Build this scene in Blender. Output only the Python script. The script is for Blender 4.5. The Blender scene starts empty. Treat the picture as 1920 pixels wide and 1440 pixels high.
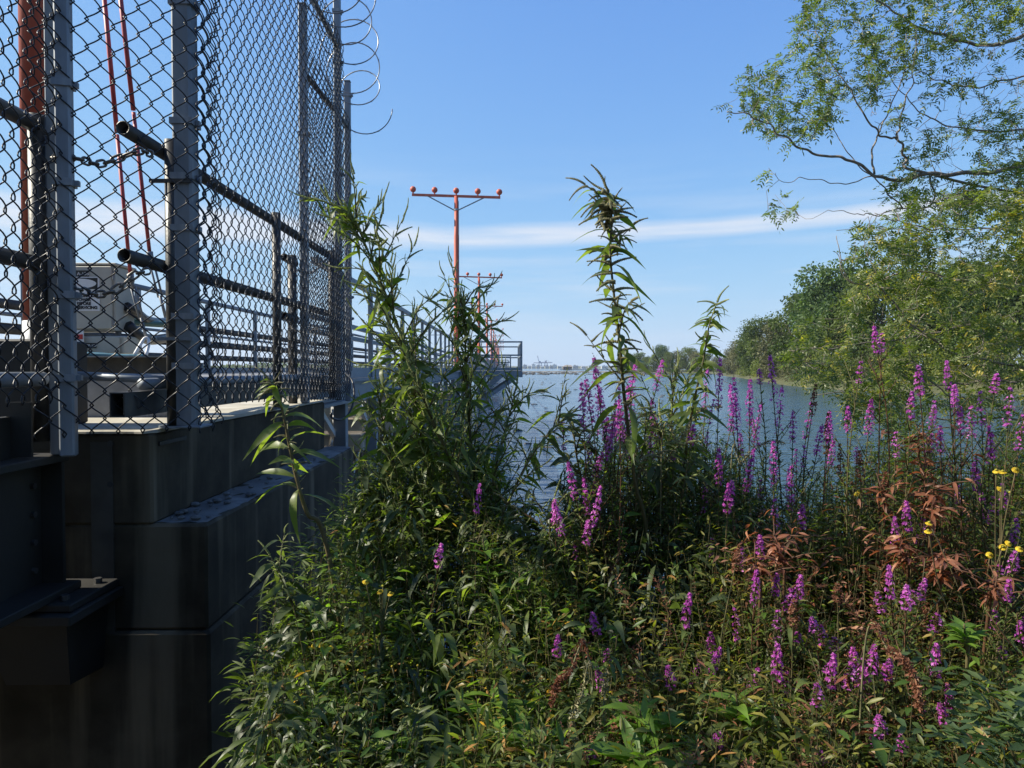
import bpy, math, random
import numpy as np
from mathutils import Vector, Matrix, noise

random.seed(7)
rng = np.random.default_rng(11)
R = math.radians
scene = bpy.context.scene
COL = scene.collection

# ------------------------------------------------------------------ camera
F = 1332.0                                  # focal length in photo pixels (1920 wide)
YAW, PITCH = -0.645, -1.29
cam_d = bpy.data.cameras.new('camera')
cam_d.sensor_width = 36.0
cam_d.lens = F / 1920.0 * 36.0
cam_d.clip_start = 0.05
cam_d.clip_end = 9000
cam = bpy.data.objects.new('camera', cam_d)
cam.location = (0, 0, 0)
cam.rotation_euler = (R(90 + PITCH), 0, R(YAW))
COL.objects.link(cam)
scene.camera = cam
CAMR = cam.rotation_euler.to_matrix()

# ------------------------------------------------------------------ light
SUN_AZ, SUN_EL = -90.0, 39.0                # degrees: azimuth from +Y, negative is towards -X
sd = Vector((math.sin(R(SUN_AZ)) * math.cos(R(SUN_EL)), math.cos(R(SUN_AZ)) * math.cos(R(SUN_EL)), math.sin(R(SUN_EL))))
sun_d = bpy.data.lights.new('sun', 'SUN')
sun_d.energy = 5.0
sun_d.angle = R(0.53)
sun_d.color = (1.0, 0.93, 0.78)
sun = bpy.data.objects.new('sun', sun_d)
sun.rotation_euler = sd.to_track_quat('Z', 'Y').to_euler()
sun.location = (-30, 20, 40)
COL.objects.link(sun)

world = bpy.data.worlds.new('World')
scene.world = world
world.use_nodes = True
wn, wl = world.node_tree.nodes, world.node_tree.links
wn.clear()
def W(t, **k):
    n = wn.new(t)
    for a, b in k.items():
        setattr(n, a, b)
    return n
def wm(op, a, b=None, c=None, clamp=False):
    n = W('ShaderNodeMath', operation=op, use_clamp=clamp)
    for i, x in enumerate((a, b, c)):
        if x is None:
            continue
        if isinstance(x, (int, float)):
            n.inputs[i].default_value = x
        else:
            wl.new(x, n.inputs[i])
    return n.outputs[0]
sky = W('ShaderNodeTexSky', sky_type='NISHITA')
sky.sun_disc = False
sky.sun_elevation = R(SUN_EL)
sky.sun_rotation = R(SUN_AZ)
sky.altitude = 0
sky.air_density = 0.7
sky.dust_density = 0.3
sky.ozone_density = 4.0
SKY_STRENGTH = 0.0835
tc = W('ShaderNodeTexCoord')
sep = W('ShaderNodeSeparateXYZ')
wl.new(tc.outputs['Generated'], sep.inputs[0])
X, Y, Z = sep.outputs
el = wm('ARCSINE', Z)
az = wm('ARCTAN2', X, Y)
cmb = W('ShaderNodeCombineXYZ')
wl.new(wm('MULTIPLY', az, 2.2), cmb.inputs[0])
wl.new(wm('MULTIPLY', el, 26.0), cmb.inputs[1])
n1 = W('ShaderNodeTexNoise')
n1.inputs['Scale'].default_value = 1.0
n1.inputs['Detail'].default_value = 7
n1.inputs['Roughness'].default_value = 0.55
wl.new(cmb.outputs[0], n1.inputs['Vector'])
cmb2 = W('ShaderNodeCombineXYZ')
wl.new(wm('MULTIPLY', az, 1.1), cmb2.inputs[0])
wl.new(wm('MULTIPLY', el, 1.5), cmb2.inputs[1])
n2 = W('ShaderNodeTexNoise')
n2.inputs['Scale'].default_value = 2.0
n2.inputs['Detail'].default_value = 3
wl.new(cmb2.outputs[0], n2.inputs['Vector'])
# long thin streak of cirrus at a nearly constant height all round the sky
cen = wm('ADD', wm('ADD', 0.184, wm('MULTIPLY', wm('SINE', az), 0.016)), wm('MULTIPLY', wm('SUBTRACT', n2.outputs[0], 0.5), 0.03))
wid = wm('MULTIPLY', wm('ADD', 0.007, wm('MULTIPLY', n2.outputs[0], 0.016)), wm('SUBTRACT', 1.0, wm('MULTIPLY', wm('SINE', az), 0.75)))
dist = wm('ABSOLUTE', wm('DIVIDE', wm('SUBTRACT', el, cen), wid))
band = wm('SMOOTH_MIN', wm('SUBTRACT', 1.35, dist, clamp=True), 1.0, 0.2)
n3 = W('ShaderNodeTexNoise')
n3.inputs['Scale'].default_value = 1.0
n3.inputs['Detail'].default_value = 6
cmb3 = W('ShaderNodeCombineXYZ')
wl.new(wm('MULTIPLY', az, 7.0), cmb3.inputs[0])
wl.new(wm('MULTIPLY', el, 90.0), cmb3.inputs[1])
wl.new(cmb3.outputs[0], n3.inputs['Vector'])
band = wm('MULTIPLY', band, wm('ADD', wm('MULTIPLY', n3.outputs[0], 1.3), wm('SUBTRACT', wm('MULTIPLY', n2.outputs[0], 1.6), 0.55)), clamp=True)
# faint low veils
veil = wm('MULTIPLY', wm('SUBTRACT', n1.outputs[0], 0.47, clamp=True), 2.4)
veil = wm('MULTIPLY', veil, wm('SUBTRACT', 1.0, wm('MULTIPLY', wm('ABSOLUTE', wm('SUBTRACT', el, 0.12)), 5.5), clamp=True), clamp=True)
cl = wm('MAXIMUM', wm('MULTIPLY', band, 0.85), wm('MULTIPLY', veil, 0.8))
# soft shoulder of the sky brightness, the same in every direction
spc = W('ShaderNodeSeparateColor')
wl.new(sky.outputs[0], spc.inputs[0])
cbc = W('ShaderNodeCombineColor')
for i_, (k_, a_) in enumerate(((2.75, .67), (3.6, .765), (5.6, .94))):
    e_ = wm('EXPONENT', wm('MULTIPLY', spc.outputs[i_], -k_ * 0.14))
    wl.new(wm('MULTIPLY', wm('SUBTRACT', 1.0, e_), a_ / 0.15), cbc.inputs[i_])
hs = cbc
mixc = W('ShaderNodeMix', data_type='RGBA')
wl.new(cl, mixc.inputs['Factor'])
wl.new(hs.outputs[0], mixc.inputs['A'])
mixc.inputs['B'].default_value = (5.3, 5.65, 6.3, 1)
bg = W('ShaderNodeBackground')
bg.inputs['Strength'].default_value = SKY_STRENGTH
wl.new(mixc.outputs['Result'], bg.inputs['Color'])
wo = W('ShaderNodeOutputWorld')
wl.new(bg.outputs[0], wo.inputs['Surface'])

scene.view_settings.view_transform = 'Standard'
scene.view_settings.look = 'None'
scene.view_settings.exposure = 0.85
scene.view_settings.gamma = 1.0
scene.view_settings.use_curve_mapping = False
scene.render.engine = 'CYCLES'
scene.cycles.max_bounces = 8
scene.cycles.transparent_max_bounces = 8
scene.cycles.use_denoising = True
scene.cycles.volume_bounces = 0

# ------------------------------------------------------------------ helpers
def ray(u, v):
    return CAMR @ Vector(((u - 960) / F, -(v - 720) / F, -1.0))
def at(u, v, y):
    """the place at depth y (metres along +Y) seen at photo pixel (u, v)"""
    d = ray(u, v)
    return d * (y / d.y)
def on_plane(u, v, z):
    d = ray(u, v)
    return d * (z / d.z)

class MB:
    """collects faces; build() links them as one mesh object"""
    def __init__(self):
        self.v, self.f, self.t = [], [], []
    def add(self, vs, fs, tint=0.5):
        b = len(self.v)
        self.v += [tuple(p) for p in vs]
        self.f += [tuple(i + b for i in f) for f in fs]
        self.t += [tint] * len(vs)
        return self
    def box(self, lo, hi, bev=0.0):
        x0, y0, z0 = lo
        x1, y1, z1 = hi
        if bev <= 0:
            vs = [(x0,y0,z0),(x1,y0,z0),(x1,y1,z0),(x0,y1,z0),(x0,y0,z1),(x1,y0,z1),(x1,y1,z1),(x0,y1,z1)]
            return self.add(vs, [(0,3,2,1),(4,5,6,7),(0,1,5,4),(1,2,6,5),(2,3,7,6),(3,0,4,7)])
        b = bev                                   # chamfered box: three shifted rectangles per axis
        vs = []
        for z, i in ((z0, b), (z0 + b, 0), (z1 - b, 0), (z1, b)):
            a0, a1, c0, c1 = x0 + i, x1 - i, y0 + i, y1 - i
            vs += [(a0 + b,c0,z),(a1 - b,c0,z),(a1,c0 + b,z),(a1,c1 - b,z),(a1 - b,c1,z),(a0 + b,c1,z),(a0,c1 - b,z),(a0,c0 + b,z)]
        fs = [tuple(range(7, -1, -1)), tuple(range(24, 32))]
        for k in range(3):
            for j in range(8):
                a, c = k * 8 + j, k * 8 + (j + 1) % 8
                fs.append((a, c, c + 8, a + 8))
        return self.add(vs, fs)
    def bar(self, p0, p1, w, h, up=(0, 0, 1)):
        p0, p1 = Vector(p0), Vector(p1)
        d = (p1 - p0).normalized()
        s = d.cross(Vector(up))
        if s.length < 1e-4:
            s = d.cross(Vector((0, 1, 0)))
        s.normalize()
        n = s.cross(d).normalized()
        vs = []
        for p in (p0, p1):
            for a, b in ((-1,-1),(1,-1),(1,1),(-1,1)):
                vs.append(p + s * (a * w / 2) + n * (b * h / 2))
        return self.add(vs, [(0,3,2,1),(4,5,6,7),(0,1,5,4),(1,2,6,5),(2,3,7,6),(3,0,4,7)])
    def tube(self, pts, r, seg=8, cap=True, tint=0.5, closed=False):
        pts = [Vector(p) for p in pts]
        n = len(pts)
        rs = [r] * n if isinstance(r, (int, float)) else list(r)
        ref = Vector((0.13, 0.27, 0.95))
        vs = []
        prev = None
        for i, p in enumerate(pts):
            if closed:
                d = pts[(i + 1) % n] - pts[i - 1]
            else:
                d = pts[min(i + 1, n - 1)] - pts[max(i - 1, 0)]
            if d.length < 1e-9:
                d = Vector((0, 0, 1))
            d.normalize()
            if prev is None:
                a = d.cross(ref)
                if a.length < 1e-3:
                    a = d.cross(Vector((1, 0, 0)))
            else:
                a = prev - d * prev.dot(d)
            a.normalize()
            prev = a
            b = d.cross(a)
            for k in range(seg):
                th = 2 * math.pi * k / seg
                vs.append(p + (a * math.cos(th) + b * math.sin(th)) * rs[i])
        fs = []
        for i in range(n if closed else n - 1):
            j = (i + 1) % n
            for k in range(seg):
                m = (k + 1) % seg
                fs.append((i * seg + k, i * seg + m, j * seg + m, j * seg + k))
        if cap and not closed:
            fs.append(tuple(range(seg - 1, -1, -1)))
            fs.append(tuple((n - 1) * seg + k for k in range(seg)))
        return self.add(vs, fs, tint)
    def hollow(self, p0, p1, ro, ri, seg=16):
        """open pipe along p0-p1 with a visible bore at p0"""
        p0, p1 = Vector(p0), Vector(p1)
        d = (p1 - p0).normalized()
        a = d.cross(Vector((0.1, 0.2, 1))).normalized()
        b = d.cross(a)
        vs = []
        for p, r in ((p1, ro), (p0, ro), (p0, ri), (p0 + d * min(0.12, (p1 - p0).length * .8), ri)):
            for k in range(seg):
                th = 2 * math.pi * k / seg
                vs.append(p + (a * math.cos(th) + b * math.sin(th)) * r)
        fs = []
        for i in range(3):
            for k in range(seg):
                m = (k + 1) % seg
                fs.append((i * seg + k, i * seg + m, (i + 1) * seg + m, (i + 1) * seg + k))
        fs.append(tuple(3 * seg + k for k in range(seg)))
        fs.append(tuple(range(seg)))
        return self.add(vs, fs)
    def sphere(self, c, r, seg=12, ring=8, sc=(1, 1, 1)):
        c = Vector(c)
        vs = [c + Vector((0, 0, r * sc[2]))]
        for i in range(1, ring):
            th = math.pi * i / ring
            for k in range(seg):
                ph = 2 * math.pi * k / seg
                vs.append(c + Vector((r * sc[0] * math.sin(th) * math.cos(ph), r * sc[1] * math.sin(th) * math.sin(ph), r * sc[2] * math.cos(th))))
        vs.append(c - Vector((0, 0, r * sc[2])))
        fs = []
        for k in range(seg):
            fs.append((0, 1 + k, 1 + (k + 1) % seg))
            fs.append((len(vs) - 1, 1 + (ring - 2) * seg + (k + 1) % seg, 1 + (ring - 2) * seg + k))
        for i in range(ring - 2):
            for k in range(seg):
                m = (k + 1) % seg
                fs.append((1 + i * seg + k, 1 + (i + 1) * seg + k, 1 + (i + 1) * seg + m, 1 + i * seg + m))
        return self.add(vs, fs)
    def mesh(self, name, mat, smooth=False):
        me = bpy.data.meshes.new(name)
        me.from_pydata(self.v, [], self.f)
        at_ = me.attributes.new('tint', 'FLOAT', 'POINT')
        at_.data.foreach_set('value', self.t)
        me.materials.append(mat)
        if smooth:
            me.polygons.foreach_set('use_smooth', [True] * len(me.polygons))
        me.update()
        return me
    def build(self, name, mat, parent=None, smooth=False):
        return link(name, self.mesh(name, mat, smooth), parent)

def link(name, me, parent=None, m=None):
    o = bpy.data.objects.new(name, me)
    COL.objects.link(o)
    if parent is not None:
        o.parent = parent
        # geometry is written in world coordinates unless a matrix is given
        o.matrix_parent_inverse = Matrix.Identity(4)
        off, q = Vector((0, 0, 0)), parent
        while q is not None:
            off += q.location
            q = q.parent
        if m is None:
            o.location = -off
        else:
            mm = m.copy()
            mm.translation = mm.translation - off
            o.matrix_basis = mm
    elif m is not None:
        o.matrix_basis = m
    return o
def empty(name, loc=(0, 0, 0)):
    o = bpy.data.objects.new(name, None)
    o.empty_display_size = 0.2
    o.location = loc
    COL.objects.link(o)
    return o
def tag(o, label=None, cat=None, group=None, kind=None):
    if label: o['label'] = label
    if cat: o['category'] = cat
    if group: o['group'] = group
    if kind: o['kind'] = kind
    return o
def thing(name, label, cat, loc=(0, 0, 0), group=None):
    return tag(empty(name, loc), label, cat, group)
def dup(root, delta=None, label=None):
    """a copy of a thing and of its parts and sub-parts, sharing mesh data"""
    c = root.copy()
    COL.objects.link(c)
    if label: c['label'] = label
    for ch in root.children:
        k = ch.copy()
        COL.objects.link(k)
        k.parent = c
        for g in ch.children:
            d = g.copy()
            COL.objects.link(d)
            d.parent = k
    if delta is not None:
        c.location = Vector(root.location) + Vector(delta)
    return c
def smooth_path(pts, n):
    """Catmull-Rom through pts, n samples"""
    P = [Vector(p) for p in pts]
    if len(P) == 2:
        return [P[0].lerp(P[1], i / (n - 1)) for i in range(n)]
    P = [P[0] * 2 - P[1]] + P + [P[-1] * 2 - P[-2]]
    m = len(P) - 3
    out = []
    for i in range(n):
        s = i / (n - 1) * m
        k = min(int(s), m - 1)
        t = s - k
        a, b, c, d = P[k:k + 4]
        out.append(0.5 * ((2 * b) + (c - a) * t + (2 * a - 5 * b + 4 * c - d) * t * t + (3 * b - a - 3 * c + d) * t ** 3))
    return out
def np_mesh(name, V, Q, mat, tint=None, smooth=False):
    """quads only, straight from numpy arrays"""
    me = bpy.data.meshes.new(name)
    nv, nq = len(V), len(Q)
    me.vertices.add(nv)
    me.vertices.foreach_set('co', np.ascontiguousarray(V, dtype=np.float32).ravel())
    me.loops.add(nq * 4)
    me.loops.foreach_set('vertex_index', np.ascontiguousarray(Q, dtype=np.int32).ravel())
    me.polygons.add(nq)
    me.polygons.foreach_set('loop_start', np.arange(0, nq * 4, 4, dtype=np.int32))
    me.polygons.foreach_set('loop_total', np.full(nq, 4, dtype=np.int32))
    if smooth:
        me.polygons.foreach_set('use_smooth', np.ones(nq, dtype=bool))
    me.update(calc_edges=True)
    a = me.attributes.new('tint', 'FLOAT', 'POINT')
    a.data.foreach_set('value', np.full(nv, .5, np.float32) if tint is None else np.ascontiguousarray(tint, dtype=np.float32))
    me.materials.append(mat)
    return me
LANCE = {2: (0.1, 1, 0.02), 3: (0.12, 0.95, 0.75, 0.0), 4: (0.1, 0.8, 1.0, 0.62, 0.0), 6: (0.06, 0.55, 0.9, 1.0, 0.8, 0.42, 0.0)}
OVAL = {2: (0.35, 1, 0.25), 3: (0.3, 1.0, 0.9, 0.15), 4: (0.2, 0.9, 1.0, 0.75, 0.05)}
def strips(P, D, U, L, Wd, droop, K=4, prof=None, fold=0.25, side=None):
    """n leaves at once: base P, direction D, up hint U, length L, half width Wd"""
    P, D, U = (np.asarray(a, float).reshape(-1, 3) for a in (P, D, U))
    n = len(P)
    L, Wd, droop = (np.broadcast_to(np.asarray(a, float), (n,)) for a in (L, Wd, droop))
    D = D / np.maximum(np.linalg.norm(D, axis=1, keepdims=True), 1e-9)
    S = np.cross(D, U)
    S /= np.maximum(np.linalg.norm(S, axis=1, keepdims=True), 1e-6)
    N = np.cross(S, D)
    prof = np.asarray(prof if prof is not None else LANCE[K])
    t = np.linspace(0, 1, K + 1)
    C = P[:, None, :] + D[:, None, :] * (L[:, None] * (t - 0.25 * np.abs(droop)[:, None] * t ** 2))[:, :, None]
    C[:, :, 2] -= (droop * L)[:, None] * t[None, :] ** 2
    O = S[:, None, :] * (Wd[:, None] * prof[None, :])[:, :, None]
    Fd = N[:, None, :] * (Wd[:, None] * prof[None, :] * fold)[:, :, None]
    V = np.stack([C + O + Fd, C, C - O + Fd], axis=2).reshape(n, -1, 3)
    m = (K + 1) * 3
    q = []
    for k in range(K):
        a = k * 3
        q += [(a, a + 1, a + 4, a + 3), (a + 1, a + 2, a + 5, a + 4)]
    q = np.array(q)
    Q = (q[None] + (np.arange(n) * m)[:, None, None]).reshape(-1, 4)
    return V.reshape(-1, 3), Q, m
class Leaves:
    """gathers leaf strips for one joined foliage part"""
    def __init__(self):
        self.V, self.Q, self.T, self.n = [], [], [], 0
    def add(self, V, Q, tint):
        self.V.append(V)
        self.Q.append(Q + self.n)
        self.n += len(V)
        self.T.append(tint)
    def strips(self, P, D, U, L, Wd, droop, K=4, prof=None, fold=.25, tint=None):
        V, Q, m = strips(P, D, U, L, Wd, droop, K, prof, fold)
        n = len(V) // m
        if tint is None:
            tint = rng.random(n)
        self.add(V, Q, np.repeat(np.broadcast_to(tint, (n,)), m))
    def mesh(self, name, mat):
        return np_mesh(name, np.concatenate(self.V), np.concatenate(self.Q), mat, np.concatenate(self.T))
    def build(self, name, mat, parent=None, kind='stuff'):
        o = link(name, self.mesh(name, mat), parent)
        if kind: o['kind'] = kind
        return o

# ------------------------------------------------------------------ materials
def newmat(name):
    m = bpy.data.materials.new(name)
    m.use_nodes = True
    nt = m.node_tree
    for n in list(nt.nodes):
        nt.nodes.remove(n)
    return m, nt.nodes, nt.links
def ramp(N, stops):
    r = N.new('ShaderNodeValToRGB')
    e = r.color_ramp.elements
    while len(e) < len(stops):
        e.new(0.5)
    for i, (p, c) in enumerate(stops):
        e[i].position = p
        e[i].color = (*c, 1)
    return r
def solid(name, stops, scale=8.0, rough=(0.4, 0.7), metal=0.0, bump=0.0, stretch=(1, 1, 1), detail=6, spec=0.5, rough_noise=0.55):
    """noise-driven colour between stops, noise-driven roughness, optional bump"""
    m, N, L = newmat(name)
    tc = N.new('ShaderNodeTexCoord')
    mp = N.new('ShaderNodeMapping')
    mp.inputs['Scale'].default_value = stretch
    L.new(tc.outputs['Object'], mp.inputs[0])
    ns = N.new('ShaderNodeTexNoise')
    ns.inputs['Scale'].default_value = scale
    ns.inputs['Detail'].default_value = detail
    ns.inputs['Roughness'].default_value = rough_noise
    L.new(mp.outputs[0], ns.inputs['Vector'])
    r = ramp(N, stops)
    L.new(ns.outputs[0], r.inputs[0])
    p = N.new('ShaderNodeBsdfPrincipled')
    L.new(r.outputs[0], p.inputs['Base Color'])
    mr = N.new('ShaderNodeMapRange')
    mr.inputs[3].default_value, mr.inputs[4].default_value = rough
    L.new(ns.outputs[0], mr.inputs[0])
    L.new(mr.outputs[0], p.inputs['Roughness'])
    p.inputs['Metallic'].default_value = metal
    p.inputs['Specular IOR Level'].default_value = spec
    if bump:
        b = N.new('ShaderNodeBump')
        b.inputs['Strength'].default_value = bump
        b.inputs['Distance'].default_value = 0.01
        n2 = N.new('ShaderNodeTexNoise')
        n2.inputs['Scale'].default_value = scale * 6
        n2.inputs['Detail'].default_value = 5
        L.new(mp.outputs[0], n2.inputs['Vector'])
        L.new(n2.outputs[0], b.inputs['Height'])
        L.new(b.outputs[0], p.inputs['Normal'])
    o = N.new('ShaderNodeOutputMaterial')
    L.new(p.outputs[0], o.inputs[0])
    return m
def leafmat(name, stops, trans=0.4, rough=0.42, spec=0.45, tcol=None):
    """leaf: reflecting surface plus light through the blade; colour varies leaf by leaf"""
    m, N, L = newmat(name)
    a = N.new('ShaderNodeAttribute')
    a.attribute_name = 'tint'
    oi = N.new('ShaderNodeObjectInfo')
    mx = N.new('ShaderNodeMath')
    mx.operation = 'ADD'
    mx.inputs[1].default_value = -0.5
    L.new(oi.outputs['Random'], mx.inputs[0])
    m2 = N.new('ShaderNodeMath')
    m2.operation = 'MULTIPLY_ADD'
    m2.inputs[1].default_value = 0.45
    L.new(mx.outputs[0], m2.inputs[0])
    L.new(a.outputs['Fac'], m2.inputs[2])
    r = ramp(N, stops)
    L.new(m2.outputs[0], r.inputs[0])
    p = N.new('ShaderNodeBsdfPrincipled')
    L.new(r.outputs[0], p.inputs['Base Color'])
    p.inputs['Roughness'].default_value = rough
    p.inputs['Specular IOR Level'].default_value = spec
    t = N.new('ShaderNodeBsdfTranslucent')
    g = N.new('ShaderNodeMix')
    g.data_type = 'RGBA'
    g.blend_type = 'MULTIPLY'
    g.inputs['Factor'].default_value = 1.0
    L.new(r.outputs[0], g.inputs['A'])
    g.inputs['B'].default_value = (*(tcol or (2.0, 2.2, 0.7)), 1)
    L.new(g.outputs['Result'], t.inputs[0])
    mix = N.new('ShaderNodeMixShader')
    mix.inputs[0].default_value = trans
    L.new(p.outputs[0], mix.inputs[1])
    L.new(t.outputs[0], mix.inputs[2])
    o = N.new('ShaderNodeOutputMaterial')
    L.new(mix.outputs[0], o.inputs[0])
    return m

M = {}
M['galv'] = solid('galvanised steel', [(0.3, (.15, .175, .20)), (0.55, (.23, .255, .29)), (0.75, (.33, .355, .38))], 9, (.42, .65), .3, .05, (1, 1, .25))
M['pipe'] = solid('weathered pipe', [(0.3, (.032, .032, .034)), (0.6, (.065, .063, .06)), (0.8, (.11, .095, .075))], 14, (.35, .6), .3, .08)
M['wire'] = solid('dark coated wire', [(0.3, (.008, .009, .014)), (0.7, (.020, .022, .030))], 30, (.30, .5), 0.0, 0, spec=.38)
M['razor'] = solid('razor wire steel', [(0.3, (.12, .13, .15)), (0.7, (.30, .31, .33))], 20, (.25, .45), .6)
M['chain'] = solid('chain steel', [(0.3, (.10, .09, .08)), (0.7, (.26, .24, .22))], 40, (.35, .6), .7)
M['pier'] = solid('grey painted steel', [(0.3, (.12, .145, .17)), (0.6, (.18, .21, .245)), (0.8, (.24, .27, .30))], 3, (.45, .65), .1, .04, (1, .4, 1))
M['slat'] = solid('deck slat', [(0.3, (.20, .20, .20)), (0.7, (.34, .33, .31))], 12, (.6, .85), 0, .1)
M['orange'] = solid('orange mast paint', [(0.25, (.34, .058, .030)), (0.55, (.47, .092, .047)), (0.8, (.55, .16, .09))], 6, (.4, .65), 0, .06, (1, 1, .15))
M['guy'] = solid('red guy rod', [(0.3, (.35, .04, .05)), (0.7, (.50, .08, .08))], 10, (.4, .6))
M['steelgrey'] = solid('bare grey base', [(0.3, (.16, .17, .19)), (0.7, (.28, .29, .31))], 9, (.4, .6), .2)
M['cabinet'] = solid('cabinet paint', [(0.3, (.40, .385, .33)), (0.7, (.52, .50, .43))], 5, (.45, .6), 0, .03)
M['black'] = solid('black plate', [(0.3, (.012, .012, .012)), (0.7, (.03, .03, .03))], 10, (.4, .6))
M['white'] = solid('white sign face', [(0.3, (.68, .69, .70)), (0.7, (.80, .80, .80))], 10, (.4, .6))
M['signred'] = solid('sign red', [(0.3, (.45, .03, .03)), (0.7, (.55, .06, .05))], 10, (.4, .6))
M['blue'] = solid('blue hose', [(0.3, (.02, .10, .16)), (0.7, (.05, .18, .26))], 10, (.3, .5))
M['green_c'] = solid('green conduit', [(0.3, (.03, .09, .08)), (0.7, (.06, .15, .13))], 10, (.4, .6))
M['girder'] = solid('dark girder', [(0.3, (.014, .013, .011)), (0.6, (.026, .024, .021)), (0.85, (.045, .038, .03))], 3, (.5, .8), .1, .1)
M['timber'] = solid('dark timber', [(0.3, (.035, .028, .022)), (0.7, (.09, .075, .06))], 5, (.7, .9), 0, .3, (6, 6, .6))
M['cap'] = solid('brown cap', [(0.3, (.26, .21, .16)), (0.7, (.46, .40, .32))], 5, (.7, .9), 0, .2)
M['rubber'] = solid('black cable', [(0.3, (.012, .012, .014)), (0.7, (.025, .025, .03))], 10, (.3, .5))
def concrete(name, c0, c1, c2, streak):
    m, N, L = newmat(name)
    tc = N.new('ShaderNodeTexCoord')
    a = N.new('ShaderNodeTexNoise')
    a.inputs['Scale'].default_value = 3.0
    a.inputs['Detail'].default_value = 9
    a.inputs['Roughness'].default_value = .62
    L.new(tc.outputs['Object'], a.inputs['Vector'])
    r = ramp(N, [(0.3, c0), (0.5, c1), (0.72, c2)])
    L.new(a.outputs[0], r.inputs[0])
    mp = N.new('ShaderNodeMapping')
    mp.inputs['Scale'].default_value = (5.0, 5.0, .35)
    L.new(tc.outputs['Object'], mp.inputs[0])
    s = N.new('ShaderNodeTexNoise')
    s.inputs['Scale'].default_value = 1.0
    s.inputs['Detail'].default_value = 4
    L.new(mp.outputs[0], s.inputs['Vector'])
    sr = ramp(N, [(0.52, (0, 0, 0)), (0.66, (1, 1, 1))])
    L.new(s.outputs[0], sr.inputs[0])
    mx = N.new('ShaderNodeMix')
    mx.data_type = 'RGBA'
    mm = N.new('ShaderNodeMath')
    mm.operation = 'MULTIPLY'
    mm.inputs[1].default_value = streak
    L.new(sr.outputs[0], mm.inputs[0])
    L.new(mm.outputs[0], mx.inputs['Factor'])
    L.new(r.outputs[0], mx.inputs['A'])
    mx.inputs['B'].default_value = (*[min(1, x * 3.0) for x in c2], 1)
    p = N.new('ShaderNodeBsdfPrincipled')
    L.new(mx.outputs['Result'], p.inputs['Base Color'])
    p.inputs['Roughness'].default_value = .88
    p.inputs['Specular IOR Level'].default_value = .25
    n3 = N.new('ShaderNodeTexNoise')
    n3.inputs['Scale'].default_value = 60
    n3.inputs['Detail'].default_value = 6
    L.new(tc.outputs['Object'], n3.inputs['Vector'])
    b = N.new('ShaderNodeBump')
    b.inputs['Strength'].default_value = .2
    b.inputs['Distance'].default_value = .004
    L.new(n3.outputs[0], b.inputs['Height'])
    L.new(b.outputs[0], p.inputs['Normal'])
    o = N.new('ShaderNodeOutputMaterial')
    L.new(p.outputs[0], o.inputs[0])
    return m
M['wall'] = concrete('shade-darkened old concrete', (.022, .017, .010), (.042, .034, .022), (.078, .064, .043), .5)  # shade of the side faces put into the concrete colour, under pale streaks
M['lit_top'] = concrete('pale concrete', (.30, .275, .22), (.40, .37, .30), (.47, .44, .36), .15)  # same concrete as the walls, kept pale for the sunlit top
M['stain'] = concrete('pale stained concrete', (.032, .030, .025), (.052, .049, .042), (.085, .08, .068), .3)
M['ledge'] = concrete('ledge concrete', (.09, .09, .09), (.14, .14, .14), (.20, .20, .195), .2)  # ledge top painted lighter for the sky light it catches; rubble shares it
# vegetation
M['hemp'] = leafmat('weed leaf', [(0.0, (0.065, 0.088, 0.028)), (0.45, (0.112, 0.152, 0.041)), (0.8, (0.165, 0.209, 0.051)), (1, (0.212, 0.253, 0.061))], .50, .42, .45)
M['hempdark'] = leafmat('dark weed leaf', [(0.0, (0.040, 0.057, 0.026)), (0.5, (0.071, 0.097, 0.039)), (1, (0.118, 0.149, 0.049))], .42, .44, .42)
M['spike'] = leafmat('seed spike', [(0.0, (.15, .145, .08)), (0.5, (.24, .225, .12)), (1, (.33, .30, .17))], .15, .8, .2, (1.2, 1.2, .8))
M['spikegreen'] = leafmat('green seed spike', [(0.0, (.20, .23, .085)), (0.5, (.31, .34, .13)), (1, (.40, .42, .19))], .2, .8, .2, (1.3, 1.4, .7))
M['stem'] = leafmat('weed stem', [(0.0, (.065, .07, .032)), (0.5, (.115, .10, .045)), (1, (.17, .13, .07))], .1, .6, .3)
M['stemred'] = leafmat('reddish stem', [(0.0, (.06, .035, .02)), (0.5, (.11, .055, .03)), (1, (.16, .09, .05))], .1, .6, .3)
M['loose'] = leafmat('loosestrife leaf', [(0.0, (0.046, 0.068, 0.021)), (0.5, (0.092, 0.132, 0.036)), (1, (0.163, 0.205, 0.050))], .42, .45, .4)
M['petal'] = leafmat('purple petal', [(0.0, (0.402, 0.072, 0.362)), (0.5, (0.582, 0.135, 0.532)), (1, (0.741, 0.310, 0.702))], .45, .6, .2, (1.5, 1.2, 1.5))
M['petaldry'] = leafmat('rusty seed head', [(0.0, (.13, .05, .03)), (0.5, (.24, .10, .06)), (1, (.34, .17, .10))], .3, .7, .2, (1.3, 1.1, .9))
M['redleaf'] = leafmat('rust red leaf', [(0.0, (.07, .065, .028)), (0.25, (.17, .075, .04)), (0.6, (.36, .14, .075)), (0.85, (.50, .28, .16)), (1, (.30, .28, .09))], .4, .45, .35, (1.5, 1.1, .7))
M['broad'] = leafmat('bright green leaf', [(0.0, (0.068, 0.127, 0.021)), (0.5, (0.129, 0.222, 0.034)), (1, (0.217, 0.316, 0.049))], .46, .42, .45)
M['bank'] = leafmat('undergrowth leaf', [(0.0, (0.029, 0.046, 0.012)), (0.35, (0.067, 0.099, 0.022)), (0.7, (0.120, 0.159, 0.035)), (0.92, (0.195, 0.228, 0.045)), (1, (0.311, 0.164, 0.051))], .44, .42, .45)
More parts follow.
